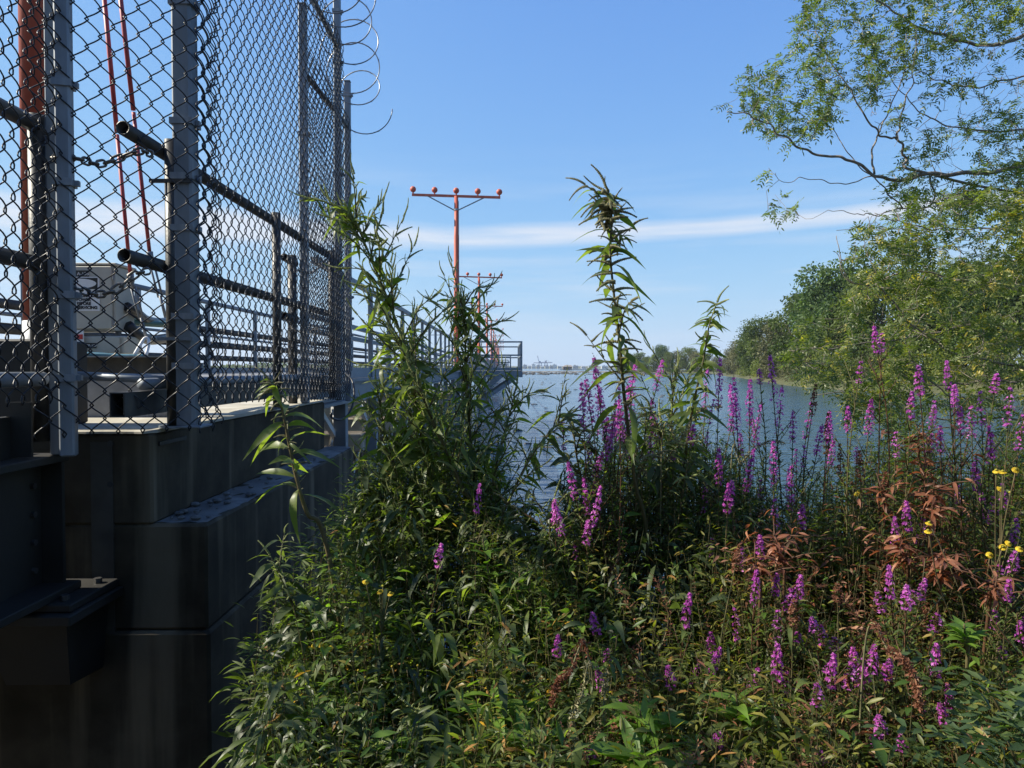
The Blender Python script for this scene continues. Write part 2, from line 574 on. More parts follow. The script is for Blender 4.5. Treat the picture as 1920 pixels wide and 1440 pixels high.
M['bankolive'] = leafmat('sunlit-tone undergrowth leaf', [(0.0, (0.061, 0.074, 0.016)), (0.4, (0.143, 0.154, 0.032)), (0.8, (0.258, 0.240, 0.051)), (1, (0.435, 0.228, 0.069))], .46, .45, .4)  # olive and yellowing leaf with sunlit highlights put into the colour
M['locust'] = leafmat('locust leaflet', [(0.0, (0.047, 0.070, 0.024)), (0.45, (0.092, 0.128, 0.040)), (0.8, (0.147, 0.180, 0.055)), (0.95, (0.224, 0.226, 0.066)), (1, (0.401, 0.325, 0.066))], .42, .4, .5)
M['sapling'] = leafmat('sapling leaflet', [(0.0, (.035, .065, .030)), (0.5, (.065, .11, .042)), (1, (.14, .18, .055))], .42, .42, .45)
M['twig'] = solid('twig bark', [(0.3, (.16, .13, .11)), (0.6, (.28, .24, .20)), (0.8, (.42, .37, .32))], 30, (.7, .9), 0, .3)
M['bark'] = solid('trunk bark', [(0.3, (.05, .042, .035)), (0.7, (.13, .115, .10))], 8, (.8, .95), 0, .4, (3, 3, .6))
M['tree'] = leafmat('bank tree leaf', [(0.0, (0.029, 0.049, 0.015)), (0.5, (0.067, 0.096, 0.027)), (1, (0.123, 0.152, 0.043))], .3, .6, .25)
M['treegrey'] = leafmat('dry bank tree leaf', [(0.0, (0.058, 0.065, 0.031)), (0.5, (0.109, 0.116, 0.056)), (1, (0.174, 0.174, 0.088))], .25, .65, .2, (1.5, 1.4, .9))
M['treegreen'] = leafmat('green bank tree leaf', [(0.0, (.028, .052, .022)), (0.5, (.058, .098, .036)), (1, (.10, .15, .05))], .3, .6, .25)
M['shrub'] = leafmat('shore shrub leaf', [(0.0, (0.072, 0.094, 0.019)), (0.5, (0.138, 0.160, 0.033)), (1, (0.217, 0.232, 0.050))], .3, .6, .25)
M['yellow'] = leafmat('yellow petal', [(0.0, (.55, .34, .02)), (0.5, (.72, .50, .03)), (1, (.80, .62, .06))], .35, .6, .2, (1.2, 1.1, .6))
M['disc'] = leafmat('flower disc', [(0.0, (.25, .20, .02)), (0.5, (.34, .29, .04)), (1, (.30, .34, .06))], .1, .8, .2)
M['soil'] = solid('dark soil', [(0.3, (.022, .018, .013)), (0.7, (.055, .045, .032))], 4, (.85, 1), 0, .5)
M['mud'] = solid('mud flat', [(0.3, (.13, .12, .095)), (0.7, (.22, .20, .16))], .08, (.5, .8))
M['stone'] = solid('shore stone', [(0.3, (.03, .028, .024)), (0.7, (.12, .11, .095))], .4, (.6, .9))
M['reed'] = solid('shore grass', [(0.3, (.045, .05, .016)), (0.7, (.10, .10, .035))], .3, (.8, 1))
# far buildings
M['b_pale'] = solid('pale wall', [(0.3, (.50, .50, .48)), (0.7, (.68, .68, .66))], .05, (.7, .9))
M['b_grey'] = solid('grey wall', [(0.3, (.24, .26, .29)), (0.7, (.36, .38, .41))], .05, (.7, .9))
M['b_brown'] = solid('brown shed wall', [(0.3, (.10, .065, .05)), (0.7, (.17, .11, .08))], .2, (.7, .9))
M['b_roof'] = solid('shed roof', [(0.3, (.20, .17, .15)), (0.7, (.30, .26, .23))], .2, (.7, .9))
M['crane'] = solid('port crane paint', [(0.3, (.05, .11, .25)), (0.7, (.09, .17, .34))], .1, (.5, .7))
M['dark'] = solid('dark opening', [(0.3, (.012, .012, .012)), (0.7, (.03, .03, .03))], 1, (.6, .8))

# ------------------------------------------------------------------ setting: water, ground, far shores
WATER = -2.5
def water_mat():
    m, N, L = newmat('river water')
    tc = N.new('ShaderNodeTexCoord')
    def wave(sx, sy, sc, det, rot, dist=0.0):
        mp = N.new('ShaderNodeMapping')
        mp.inputs['Scale'].default_value = (sx, sy, 1)
        mp.inputs['Rotation'].default_value = (0, 0, R(rot))
        L.new(tc.outputs['Object'], mp.inputs[0])
        n = N.new('ShaderNodeTexNoise')
        n.inputs['Scale'].default_value = sc
        n.inputs['Detail'].default_value = det
        n.inputs['Roughness'].default_value = .55
        n.inputs['Distortion'].default_value = dist
        L.new(mp.outputs[0], n.inputs['Vector'])
        return n.outputs[0]
    def mul(a, k):
        n = N.new('ShaderNodeMath')
        n.operation = 'MULTIPLY'
        n.inputs[1].default_value = k
        L.new(a, n.inputs[0])
        return n.outputs[0]
    def add(a, b):
        n = N.new('ShaderNodeMath')
        n.operation = 'ADD'
        L.new(a, n.inputs[0])
        L.new(b, n.inputs[1])
        return n.outputs[0]
    h = add(add(mul(wave(.42, 1.5, 1.0, 3, 8, .3), .18), mul(wave(1.3, 3.6, 1.0, 3, -14, .2), .075)), mul(wave(5, 9, 1.0, 2, 5), .016))
    b = N.new('ShaderNodeBump')
    mrw = N.new('ShaderNodeMapRange')
    mrw.inputs[1].default_value, mrw.inputs[2].default_value = .35, .65
    mrw.inputs[3].default_value, mrw.inputs[4].default_value = .5, 1.0
    L.new(wave(.018, .06, 1.0, 3, 4, .5), mrw.inputs[0])
    L.new(mrw.outputs[0], b.inputs['Strength'])
    b.inputs['Distance'].default_value = 1.45
    L.new(h, b.inputs['Height'])
    p = N.new('ShaderNodeBsdfPrincipled')
    p.inputs['Base Color'].default_value = (.040, .082, .118, 1)
    p.inputs['Roughness'].default_value = .12
    p.inputs['IOR'].default_value = 1.33
    L.new(b.outputs[0], p.inputs['Normal'])
    o = N.new('ShaderNodeOutputMaterial')
    L.new(p.outputs[0], o.inputs[0])
    return m
w = MB().add([(-3000, -60, WATER), (3000, -60, WATER), (3000, 3000, WATER), (-3000, 3000, WATER)], [(0, 1, 2, 3)])
tag(w.build('water', water_mat()), kind='structure')

def gz(x, y):
    z = -1.60 - 0.17 * y if y > 0 else -1.6 + min(1.6, .30 * max(0, -y - 1.0))
    z = max(z, -3.4)
    return z + 0.06 * noise.noise((x * .9, y * .9, 3.1)) + 0.02 * noise.noise((x * 4, y * 4, 1.3))
gx = np.concatenate([np.linspace(-30, -3, 18), np.linspace(-2.6, 5, 60), np.linspace(5.6, 40, 30)])
gy = np.concatenate([np.linspace(-40, -1, 20), np.linspace(-.8, 7, 60), np.linspace(7.4, 12, 8)])
g = MB()
vs = [(x, y, gz(x, y)) for y in gy for x in gx]
nx = len(gx)
fs = [(j * nx + i, j * nx + i + 1, (j + 1) * nx + i + 1, (j + 1) * nx + i) for j in range(len(gy) - 1) for i in range(nx - 1)]
tag(g.add(vs, fs).build('ground', M['soil'], smooth=True), kind='structure')

# right bank: shoreline polyline, land rising behind it
shore = [(190, 620), (120, 420), (88, 300), (62, 190), (47, 125), (39, 88), (42, 72), (62, 60), (110, 50), (220, 44)]
sp = smooth_path([(x, y, WATER) for x, y in shore], 90)
lb = MB()
rows = []
for i, p in enumerate(sp):
    d = (sp[min(i + 1, 89)] - sp[max(i - 1, 0)]).normalized()
    nrm = Vector((-d.y, d.x, 0))
    if nrm.x < 0 and nrm.y < 0:
        nrm = -nrm
    if (i < 60 and nrm.x < 0):
        nrm = -nrm
    if i >= 60 and nrm.y < 0:
        nrm = -nrm
    j = 2.0 * noise.noise((i * .35, 2.2, 0))
    rows.append([p + nrm * (k + (j if k < 5 else 0)) + Vector((0, 0, dz)) for k, dz in ((-2, -.6), (0, .05), (1.5, .45), (6, 1.0), (30, 2.0), (120, 3.0))])
vs = [q for r_ in rows for q in r_]
fs = [(i * 6 + k, i * 6 + k + 1, (i + 1) * 6 + k + 1, (i + 1) * 6 + k) for i in range(89) for k in range(5)]
tag(lb.add(vs, fs).build('far_bank', M['reed'], smooth=True), kind='structure')

# mud flat with stones and stranded weed, far out
fl = MB()
rim = []
for k in range(48):
    a = 2 * math.pi * k / 48
    s = 1 + .12 * noise.noise((math.cos(a) * 2, math.sin(a) * 2, 5))
    rim.append((55 + 75 * math.cos(a) * s, 470 + 85 * math.sin(a) * s))
vs = [(x, y, WATER - .05) for x, y in rim] + [(55 + (x - 55) * .9, 470 + (y - 470) * .9, WATER + .12) for x, y in rim]
fs = [(k, (k + 1) % 48, 48 + (k + 1) % 48, 48 + k) for k in range(48)] + [tuple(48 + k for k in range(48))]
tag(fl.add(vs, fs).build('mud_flat_ground', M['mud']), kind='structure')
st = MB()
for k in range(900):
    x, y = random.uniform(-20, 130), random.uniform(255, 450)
    if abs(x - 55) > 80 or random.random() < (430 - y) / 260:
        if random.random() < .6:
            continue
    r_ = random.uniform(.2, .75)
    st.sphere((x, y, WATER + .05), r_, 5, 4, (1.6, 1, .55))
tag(st.build('stranded_stones', M['stone']), kind='stuff')
fw = MB()
for k in range(170):
    y = 22 + 140 * random.random() ** 1.6
    x = random.uniform(-.02, .33) * y + random.uniform(-1, 1)
    r_ = random.uniform(.03, .10) * (1 + y / 110)
    fw.sphere((x, y, WATER), r_, 6, 4, (1.7, .9, .45))
tag(fw.build('floating_weed', M['stone']), kind='stuff')

# ------------------------------------------------------------------ trees on the right bank
def bank_tree(h, wdt, nl, leaf, seed, low=.18):
    """meshes of a trunk with limbs and an uneven crown, standing at the origin"""
    rs = np.random.default_rng(seed)
    t = MB()
    top = Vector((rs.normal() * .3, rs.normal() * .3, h * .72))
    t.tube(smooth_path([(0, 0, -.4), (rs.normal() * .15, rs.normal() * .15, h * .3), top], 8), [h * .022 * (1 - .75 * i / 7) for i in range(8)], 7)
    lumps = []
    for k in range(11):
        a = rs.random() * 6.28
        zz = low + (1 - low) * (k + .6) / 11.5
        rad = wdt * .5 * (math.sin(min(1, (zz - low * .6)) * math.pi) ** .6) * rs.uniform(.35, .8)
        c = Vector((math.cos(a) * rad, math.sin(a) * rad, h * zz))
        lumps.append((c, wdt * rs.uniform(.17, .30)))
        b = Vector((0, 0, h * max(.12, zz * .62)))
        t.tube(smooth_path([b, b.lerp(c, .5) + Vector((0, 0, -.03 * h)), c], 5), [h * .009 * (1 - .7 * i / 4) for i in range(5)], 5)
    lumps.append((Vector((top.x, top.y, h * .9)), wdt * .2))
    V = Leaves()
    for c, r_ in lumps:
        n = int(nl * r_ * r_ / sum(q * q for _, q in lumps))
        d = rs.normal(size=(n, 3))
        d /= np.linalg.norm(d, axis=1, keepdims=True)
        rr = r_ * (0.45 + .62 * rs.random(n) ** .6) * (1 + .35 * np.sin(d[:, 0] * 5 + c.x) * np.cos(d[:, 2] * 4 + c.y))
        P = np.array(c) + d * rr[:, None] * np.array([1, 1, .82])
        D = d * .6 + rs.normal(size=(n, 3)) * .7
        U = rs.normal(size=(n, 3)) + d * .8
        tn = np.clip(rs.random() * .5 + .25 + rs.normal(size=n) * .2, 0, 1)
        V.strips(P, D, U, leaf * rs.uniform(.6, 1.3, n), leaf * .36 * rs.uniform(.7, 1.2, n), .2, 2, OVAL[2], .2, tn)
    return t, V
PROTO = {}
def proto(key, h, wdt, nl, leaf, seed, mat, low=.18):
    t, V = bank_tree(h, wdt, nl, leaf, seed, low)
    PROTO[key] = (t.mesh('trunk', M['bark']), V.mesh('crown', mat))
proto('olive', 11, 9, 9000, .34, 1, M['tree'], .12)
proto('olive2', 10, 8.5, 8000, .34, 2, M['tree'], .08)
proto('grey', 9, 8, 5200, .34, 3, M['treegrey'], .10)
proto('green', 12, 8, 9000, .34, 4, M['treegreen'], .3)
proto('shrub', 4, 5.5, 3600, .26, 5, M['shrub'], .02)
proto('shrubgrey', 4.5, 6, 3600, .26, 6, M['treegrey'], .02)
def plant_tree(name, key, x, y, s, label, group, cat='tree', z=None, sz=1.0):
    zz = WATER + .8 if z is None else z
    o = thing(name, label, cat, (x, y, zz), group)
    m = Matrix.Translation((x, y, zz)) @ Matrix.Rotation(random.uniform(0, 6.28), 4, 'Z') @ Matrix.Diagonal((s, s, s * sz, 1))
    link('trunk', PROTO[key][0], o, m)
    c = link('crown', PROTO[key][1], o, m)
    c['kind'] = 'stuff'
    return o
GB = 'trees along the far bank'
def tree_px(key, u, y, s, label, cat='tree', name='bank_tree', sz=1.0, up=.9):
    p = at(u, 690, y)
    s = s * (1.26 if cat == 'tree' and y < 250 else 1.0)
    return plant_tree(name, key, p.x, y, s, label, GB if cat == 'tree' else 'shrubs at the far waterline', cat, WATER + up, sz)
tree_px('green', 1566, 104, 1.06, 'round dark green tree crown standing tallest on the far bank ridge', sz=1.05)
tree_px('olive', 1500, 118, .98, 'broad olive tree just outside the tallest green bank tree', up=.8)
tree_px('olive2', 1535, 112, .92, 'olive tree tucked between the tallest green tree and its broad neighbour')
tree_px('grey', 1468, 132, .88, 'grey dry topped tree on the falling skyline of the far bank')
tree_px('olive', 1440, 150, .86, 'olive tree stepping down the far bank skyline beyond the grey dry tree')
tree_px('olive2', 1412, 170, .80, 'small crowned olive tree low on the far bank skyline', sz=.95)
tree_px('grey', 1392, 190, .74, 'thin greyish tree at the low end of the near wooded bank')
tree_px('grey', 1372, 215, .62, 'sparse grey tree at the tip of the wooded point')
tree_px('olive2', 1600, 98, .98, 'olive bank tree half hidden by the overhanging locust branches')
tree_px('olive', 1650, 92, .95, 'bank tree glimpsed through the lower locust foliage')
tree_px('olive2', 1710, 86, .98, 'bank tree behind the dense middle of the locust foliage')
tree_px('olive', 1770, 82, .95, 'bank tree behind the pale locust twigs')
tree_px('green', 1830, 80, .85, 'dark green bank tree behind the edge of the locust foliage')
tree_px('olive2', 1890, 78, .95, 'bank tree farthest along the cove behind the locust trunk side')
tree_px('olive', 1960, 74, .95, 'bank tree at the end of the cove')
for u, y, s, k, lb_ in ((1428, 158, .9, 'shrub', 'yellow green shrub at the waterline below the stepped olive trees'),
                        (1447, 140, 1.0, 'shrubgrey', 'dull grey shrub at the waterline below the grey dry topped tree'),
                        (1475, 124, 1.0, 'shrubgrey', 'grey brushy shrub below the broad olive tree'),
                        (1505, 110, 1.0, 'shrubgrey', 'low dark shrub hanging over the water below the tallest green tree'),
                        (1540, 98, .95, 'shrub', 'olive shrub at the water beside the locust tip'),
                        (1400, 182, .85, 'shrub', 'bright yellow green shrub at the point where grass meets water'),
                        (1376, 222, .7, 'shrubgrey', 'small grey shrub at the far end of the point'),
                        (1355, 262, .6, 'shrub', 'tiny yellow shrub beside the tall drooping weed tip'),
                        (1585, 92, .9, 'shrub', 'shore shrub seen low through the locust twigs'),
                        (1640, 86, .9, 'shrubgrey', 'grey shore shrub behind purple flower tops'),
                        (1700, 80, .9, 'shrub', 'shore shrub behind the big purple flower cluster'),
                        (1770, 76, .9, 'shrub', 'green shore shrub above the shaded water'),
                        (1850, 72, .9, 'shrubgrey', 'shore shrub above the shaded water by the picture edge')):
    tree_px(k, u, y, s, lb_, 'shrub', 'shore_shrub', 1.0, .1)
# second, more distant wooded shore behind the tall weed
for i, (u, y, s, k) in enumerate(((1345, 330, .8, 'grey'), (1328, 345, .9, 'olive2'), (1308, 350, 1.05, 'grey'), (1290, 360, 1.1, 'olive'), (1272, 365, 1.15, 'grey'),
                                  (1256, 372, 1.0, 'olive2'), (1243, 380, 1.15, 'green'), (1228, 385, .85, 'olive'), (1212, 392, .8, 'olive2'), (1200, 400, .95, 'olive'),
                                  (1188, 405, 1.0, 'grey'), (1176, 412, .95, 'olive'), (1163, 420, .8, 'grey'))):
    tree_px(k, u, y, s, ('grey', 'dark')[k != 'grey'] + ' tree of the distant wooded shore ' +
            ('behind the small drooping weed', 'just outside the small drooping weed', 'under the skyline dip', 'with the fullest crown', 'beside the fullest crown', 'between the two drooping weeds',
             'rising highest as a narrow crown', 'below the narrow high crown', 'above two purple flower tops', 'right behind the tallest weed stem edge', 'hidden partly by the tallest weed stem',
             'where the shore drops to the jetty', 'last before the open jetty')[i], up=.3)
lo = MB()
sh2 = [at(u, 690, y) for u, y in ((1140, 440), (1165, 415), (1200, 395), (1250, 370), (1300, 345), (1350, 320), (1380, 300))]
pp = smooth_path([(p.x, p.y, WATER) for p in sh2], 40)
vs, fs = [], []
for i, p in enumerate(pp):
    vs += [p + Vector((-4, -5, -.4)), p + Vector((0, 0, .3)), p + Vector((6, 14, .9)), p + Vector((60, 90, 1.4))]
fs = [(i * 4 + k, i * 4 + k + 1, (i + 1) * 4 + k + 1, (i + 1) * 4 + k) for i in range(39) for k in range(3)]
tag(lo.add(vs, fs).build('distant_shore_ground', M['reed'], smooth=True), kind='structure')

# ------------------------------------------------------------------ far horizon: land, port, sheds, jetty
hl = MB()
vs, fs = [], []
for i in range(121):
    x = -2400 + i * 40
    y = 2300 + 120 * noise.noise((i * .11, 0, 0))
    hgt = 9 + 10 * max(0, noise.noise((i * .23, 3, 0)))
    vs += [(x, y, WATER - 1), (x, y + 20, WATER + 1.2), (x, y + 160, WATER + hgt), (x, y + 420, WATER)]
fs = [(i * 4 + k, i * 4 + k + 1, (i + 1) * 4 + k + 1, (i + 1) * 4 + k) for i in range(120) for k in range(3)]
tag(hl.add(vs, fs).build('horizon_hills', M['treegrey']), kind='structure')
# low wooded shore seen through the fence
fs_ = MB().add([(-900, 610, WATER), (-60, 760, WATER), (-60, 900, WATER + 1), (-900, 900, WATER + 1)], [(0, 1, 2, 3)])
tag(fs_.build('opposite_shore_ground', M['reed']), kind='structure')
V = Leaves()
n = 9000
x = rng.uniform(-880, -70, n)
env = np.array([6 + 4.5 * noise.noise((a * .02, 1.7, 0)) + 2.5 * noise.noise((a * .09, 4.7, 0)) for a in x])
P = np.stack([x, 640 + (x + 900) * .16 + rng.uniform(0, 40, n), WATER + rng.random(n) ** .8 * np.maximum(env, 2.5) * 1.15], 1)
V.strips(P, rng.normal(size=(n, 3)), rng.normal(size=(n, 3)), rng.uniform(1.5, 3.2, n), rng.uniform(.7, 1.3, n), .1, 2, OVAL[2], .2)
tag(V.build('far_woods', M['tree']), kind='stuff')

V = Leaves()  # unseen trees behind the camera, added to cut the sky light
tr_ = MB()
rw = random.Random(5)
for k in range(26):
    x, y = rw.uniform(-16, 16), rw.uniform(-17, -6.5)
    h = rw.uniform(6, 10)
    tr_.tube([(x, y, -.2), (x + rw.uniform(-.4, .4), y, h * .8)], [.14, .05], 7)
    n = 620
    d = rng.normal(size=(n, 3))
    d /= np.linalg.norm(d, axis=1, keepdims=True)
    P = np.array((x, y, h * .58)) + d * (np.array((2.2, 2.2, h * .42)) * (.5 + .5 * rng.random((n, 1))))
    V.strips(P, rng.normal(size=(n, 3)), rng.normal(size=(n, 3)), rng.uniform(.25, .5, n), .12, .2, 2, OVAL[2], .2)
tag(V.build('unseen_woods', M['tree']), kind='stuff')
tag(tr_.build('unseen_trunks', M['bark']), kind='stuff')

def px_box(mb, u0, u1, v0, v1, y, depth):
    a, b = at(u0, v1, y), at(u1, v0, y)
    mb.box((a.x, y, a.z), (b.x, y + depth, b.z))
def building(u0, u1, vtop, y, mat, label, roof='flat', cat='building'):
    a, b = at(u0, 690, y), at(u1, vtop, y)
    o = thing('port_building', label, cat, ((a.x + b.x) / 2, y, WATER), 'low buildings of the distant port')
    wd = b.x - a.x
    mb = MB().box((a.x, y, WATER), (b.x, y + max(wd, 12) * .8, b.z))
    mb.build('wall', M[mat], o)
    r_ = MB()
    if roof == 'flat':
        r_.box((a.x - .3, y - .3, b.z + .01), (b.x + .3, y + max(wd, 12) * .8 + .3, b.z + .8))
        r_.box((a.x + wd * .3, y + 3, b.z + .81), (a.x + wd * .55, y + 8, b.z + 3))
    else:
        e = max(wd, 12) * .8
        r_.add([(a.x - .4, y - .4, b.z + .01), (b.x + .4, y - .4, b.z + .01), (b.x + .4, y + e, b.z + .01), (a.x - .4, y + e, b.z + .01),
                (a.x - .4, y + e / 2, b.z + wd * .16), (b.x + .4, y + e / 2, b.z + wd * .16)], [(0, 1, 5, 4), (2, 3, 4, 5), (0, 4, 3), (1, 2, 5), (0, 3, 2, 1)])
    r_.build('roof', M['b_roof' if mat != 'b_pale' else 'b_grey'], o)
    n = max(2, min(6, int((u1 - u0) / 2)))
    for k in range(n):
        w0 = a.x + wd * (k + .25) / n
        MB().box((w0, y - .25, WATER + 2.5), (w0 + wd * .45 / n, y - .02, min(b.z - 1, WATER + 5.5))).build('window', M['dark'], o)
    return o
for u0, u1, vt, y, mt, lb_, rf in (
        (981, 988, 684.5, 2050, 'b_grey', 'low grey warehouse beside the pier platform corner on the horizon', 'flat'),
        (990, 996, 686, 2000, 'b_pale', 'small pale shed just before the port crane', 'gable'),
        (997, 1004, 683.5, 2150, 'b_pale', 'white block under the near side of the port crane', 'flat'),
        (1006, 1012, 685.5, 2080, 'b_grey', 'squat grey store beneath the crane legs', 'flat'),
        (1014, 1020, 687, 1900, 'b_pale', 'pale long shed below the crane boom', 'gable'),
        (1022, 1029, 687.5, 1850, 'b_pale', 'low white shed near the water under the crane tail', 'flat'),
        (1031, 1036, 686, 1950, 'b_grey', 'grey box shed past the crane', 'flat'),
        (1036, 1044, 684, 2150, 'b_pale', 'wide white terminal hall past the port crane', 'flat'),
        (1046, 1053, 686.5, 1950, 'b_pale', 'white low hall beside the brown jetty shed', 'gable'),
        (1074, 1084, 686, 2000, 'b_grey', 'grey low hall past the brown jetty shed', 'flat'),
        (1090, 1098, 687, 1950, 'b_pale', 'pale shed behind the middle of the jetty', 'gable'),
        (1104, 1118, 686, 2050, 'b_grey', 'long grey hall at the tallest purple flowers', 'flat'),
        (1128, 1140, 686.5, 2000, 'b_pale', 'pale hall behind the far jetty end', 'flat')):
    building(u0, u1, vt, y, mt, lb_, rf)
def crane(u, y, label, hv, boom):
    p = at(u, 690, y)
    s = y / F
    o = thing('port_crane', label, 'crane', (p.x, y, WATER), 'cranes of the distant port')
    x, hgt = p.x, hv * s
    lg = []
    for dx in (-5, 5):
        for dy in (0, 14):
            MB().bar((x + dx * s * .5, y + dy, WATER), (x + dx * s * .4, y + dy, hgt), 2.2, 2.2).build('leg', M['crane'], o)
    MB().box((x - 4.2 * s, y - 1, hgt * .42), (x + 4.2 * s, y + 15, hgt * .42 + 2)).build('portal_beam', M['crane'], o)
    MB().box((x - 12 * s, y + 5, hgt), (x + 12 * s, y + 9, hgt + 2.4)).build('boom', M['crane'], o)
    MB().box((x - 2 * s, y + 4, hgt + 2.5), (x + 1.2 * s, y + 10, hgt + 7)).build('machine_house', M['crane'], o)
    b = MB()
    if boom:
        b.bar((x - 2 * s, y + 7, hgt + 2.5), (x - 5 * s, y + 7, hgt + 14 * s), 1.8, 1.8)
        b.bar((x - 2 * s, y + 7, hgt + 7), (x - 5 * s, y + 7, hgt + 14 * s), .7, .7)
    else:
        b.bar((x + 1 * s, y + 7, hgt + 2.5), (x + 1 * s, y + 7, hgt + 5 * s), 1.5, 1.5)
        b.bar((x + 1 * s, y + 7, hgt + 5 * s), (x + 9 * s, y + 7, hgt + 2.5), .6, .6)
        b.bar((x + 1 * s, y + 7, hgt + 5 * s), (x - 9 * s, y + 7, hgt + 2.5), .6, .6)
    b.build('mast', M['crane'], o)
crane(1013, 2400, 'blue hazy port crane with its jib raised steeply', 9, True)
crane(1024, 2450, 'blue hazy port crane with a level boom behind the raised jib', 9.5, False)
# jetty with the brown shed
y = 800
jt = thing('jetty', 'long dark jetty on piles running from the brown shed towards the wooded shore', 'jetty', (at(1110, 690, y).x, y, WATER))
a, b = at(1050, 694, y), at(1180, 694, y)
zt = at(1050, 692.6, y).z
MB().box((a.x, y - 1, zt - .7), (b.x, y + 4, zt)).build('deck', M['timber'], jt)
for k in range(34):
    xx = a.x + (b.x - a.x) * (k + .5) / 34
    MB().tube([(xx, y, WATER - 1), (xx, y, zt - .71)], .28, 6).build('pile', M['timber'], jt)
MB().bar((a.x, y - .8, zt + 1), (b.x, y - .8, zt + 1), .15, .15).build('rail', M['timber'], jt)
sx0, sx1 = at(1056, 690, y).x, at(1072, 690, y).x
shd = thing('jetty_shed', 'old brown shed with a gabled roof standing on the jetty end', 'shed', ((sx0 + sx1) / 2, y, zt))
zb, zw = zt + .02, at(1060, 687.5, y).z
MB().box((sx0, y - 1.5, zb), (sx1, y + 7, zw)).build('wall', M['b_brown'], shd)
MB().add([(sx0 - .4, y - 2, zw + .01), (sx1 + .4, y - 2, zw + .01), (sx1 + .4, y + 7.5, zw + .01), (sx0 - .4, y + 7.5, zw + .01), (sx0 + 2.2, y + 2.6, zw + 1.9), (sx1 - .2, y + 2.6, zw + 1.9)],
         [(0, 1, 5, 4), (2, 3, 4, 5), (0, 4, 3), (1, 2, 5), (0, 3, 2, 1)]).build('roof', M['b_roof'], shd)
for k in range(2):
    MB().box((sx0 + .8 + k * 2.4, y - 1.7, zb + .2), (sx0 + 2.2 + k * 2.4, y - 1.48, zw - .8)).build('opening', M['dark'], shd)

# ------------------------------------------------------------------ abutment
ab = thing('concrete_abutment', 'streaked concrete abutment, shade in its dark colour, stepped ledge under the fence', 'abutment', (-2.5, 4.9, -3.2))
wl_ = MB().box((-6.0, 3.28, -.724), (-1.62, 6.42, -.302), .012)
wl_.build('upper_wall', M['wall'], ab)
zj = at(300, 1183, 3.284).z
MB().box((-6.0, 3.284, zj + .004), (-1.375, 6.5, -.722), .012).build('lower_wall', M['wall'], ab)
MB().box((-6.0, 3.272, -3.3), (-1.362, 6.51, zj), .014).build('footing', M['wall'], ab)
MB().box((-5.98, 3.30, zj - .001), (-1.39, 6.48, zj + .005)).build('joint', M['girder'], ab)
ld = MB()
nxl, nyl = 7, 40
vs = [(-1.64 + (.255) * i / (nxl - 1), 3.32 + 3.17 * j / (nyl - 1), -.719 + .008 * noise.noise((i * .9, j * .5, 0)) + (.0 if 0 < i < nxl - 1 else -.002)) for j in range(nyl) for i in range(nxl)]
fs = [(j * nxl + i, j * nxl + i + 1, (j + 1) * nxl + i + 1, (j + 1) * nxl + i) for j in range(nyl - 1) for i in range(nxl - 1)]
ld.add(vs, fs).build('ledge', M['ledge'], ab, True)
# abutment top as a thin separate skin in its sunlit tone, edge slightly broken
cp = MB()
n = 60
edge = []
for i in range(n + 1):
    edge.append((-5.9 + 4.275 * i / n, 3.27 + .012 * noise.noise((i * .6, 0, 0)) - .01 * (random.random() < .12)))
edge = [(x, y_) for x, y_ in edge]
edge[-1] = (edge[-1][0] - .03, edge[-1][1] + .0)
edge += [(-1.612 + .006 * noise.noise((i * .7, 4, 0)), 3.32 + 3.08 * i / n) for i in range(n + 1)]
edge += [(-1.83, 6.41), (-1.83, 7.6), (-5.9, 7.6)]
m_ = len(edge)
vs = [(x, y_, -.301) for x, y_ in edge] + [(x, y_, -.292) for x, y_ in edge] + [(x * .9975 - .006 if x > -2 else x, y_ + (.015 if y_ < 3.3 else 0), -.285 + .002 * noise.noise((x * 3, y_ * 3, 9))) for x, y_ in edge]
fs = [(k, (k + 1) % m_, m_ + (k + 1) % m_, m_ + k) for k in range(m_)] + [(m_ + k, m_ + (k + 1) % m_, 2 * m_ + (k + 1) % m_, 2 * m_ + k) for k in range(m_)]
fs += [tuple(2 * m_ + k for k in range(m_)), tuple(range(m_ - 1, -1, -1))]
cp.add(vs, fs).build('lit_top_face', M['lit_top'], ab)
rb = MB()
rbr = random.Random(8)
for k in range(46):
    yy = 3.35 + 2.2 * rbr.random() ** 1.8
    r_ = rbr.uniform(.006, .022)
    rb.sphere((rbr.uniform(-1.60, -1.41), yy, -.712 + r_ * .3), r_, 6, 4, (1.3, 1, .6))
tag(rb.build('rubble', M['ledge']), kind='stuff')
# form-tie holes and patch plate on the front face
for u, v in ((207, 832), (207, 908)):
    p = at(u, v, 3.279)
    MB().tube([(p.x, 3.275, p.z), (p.x, 3.2795, p.z)], .014, 10).build('tie_hole', M['dark'], ab)
p0, p1 = at(300, 838, 3.28), at(345, 800, 3.4)
MB().box((-1.622, 3.34, p0.z), (-1.612, 3.62, -.345)).build('embedded_plate', M['girder'], ab)
MB().box((-1.90, 3.2765, -1.45), (-1.80, 3.30, -.34)).build('pale_patch', M['stain'], ab)

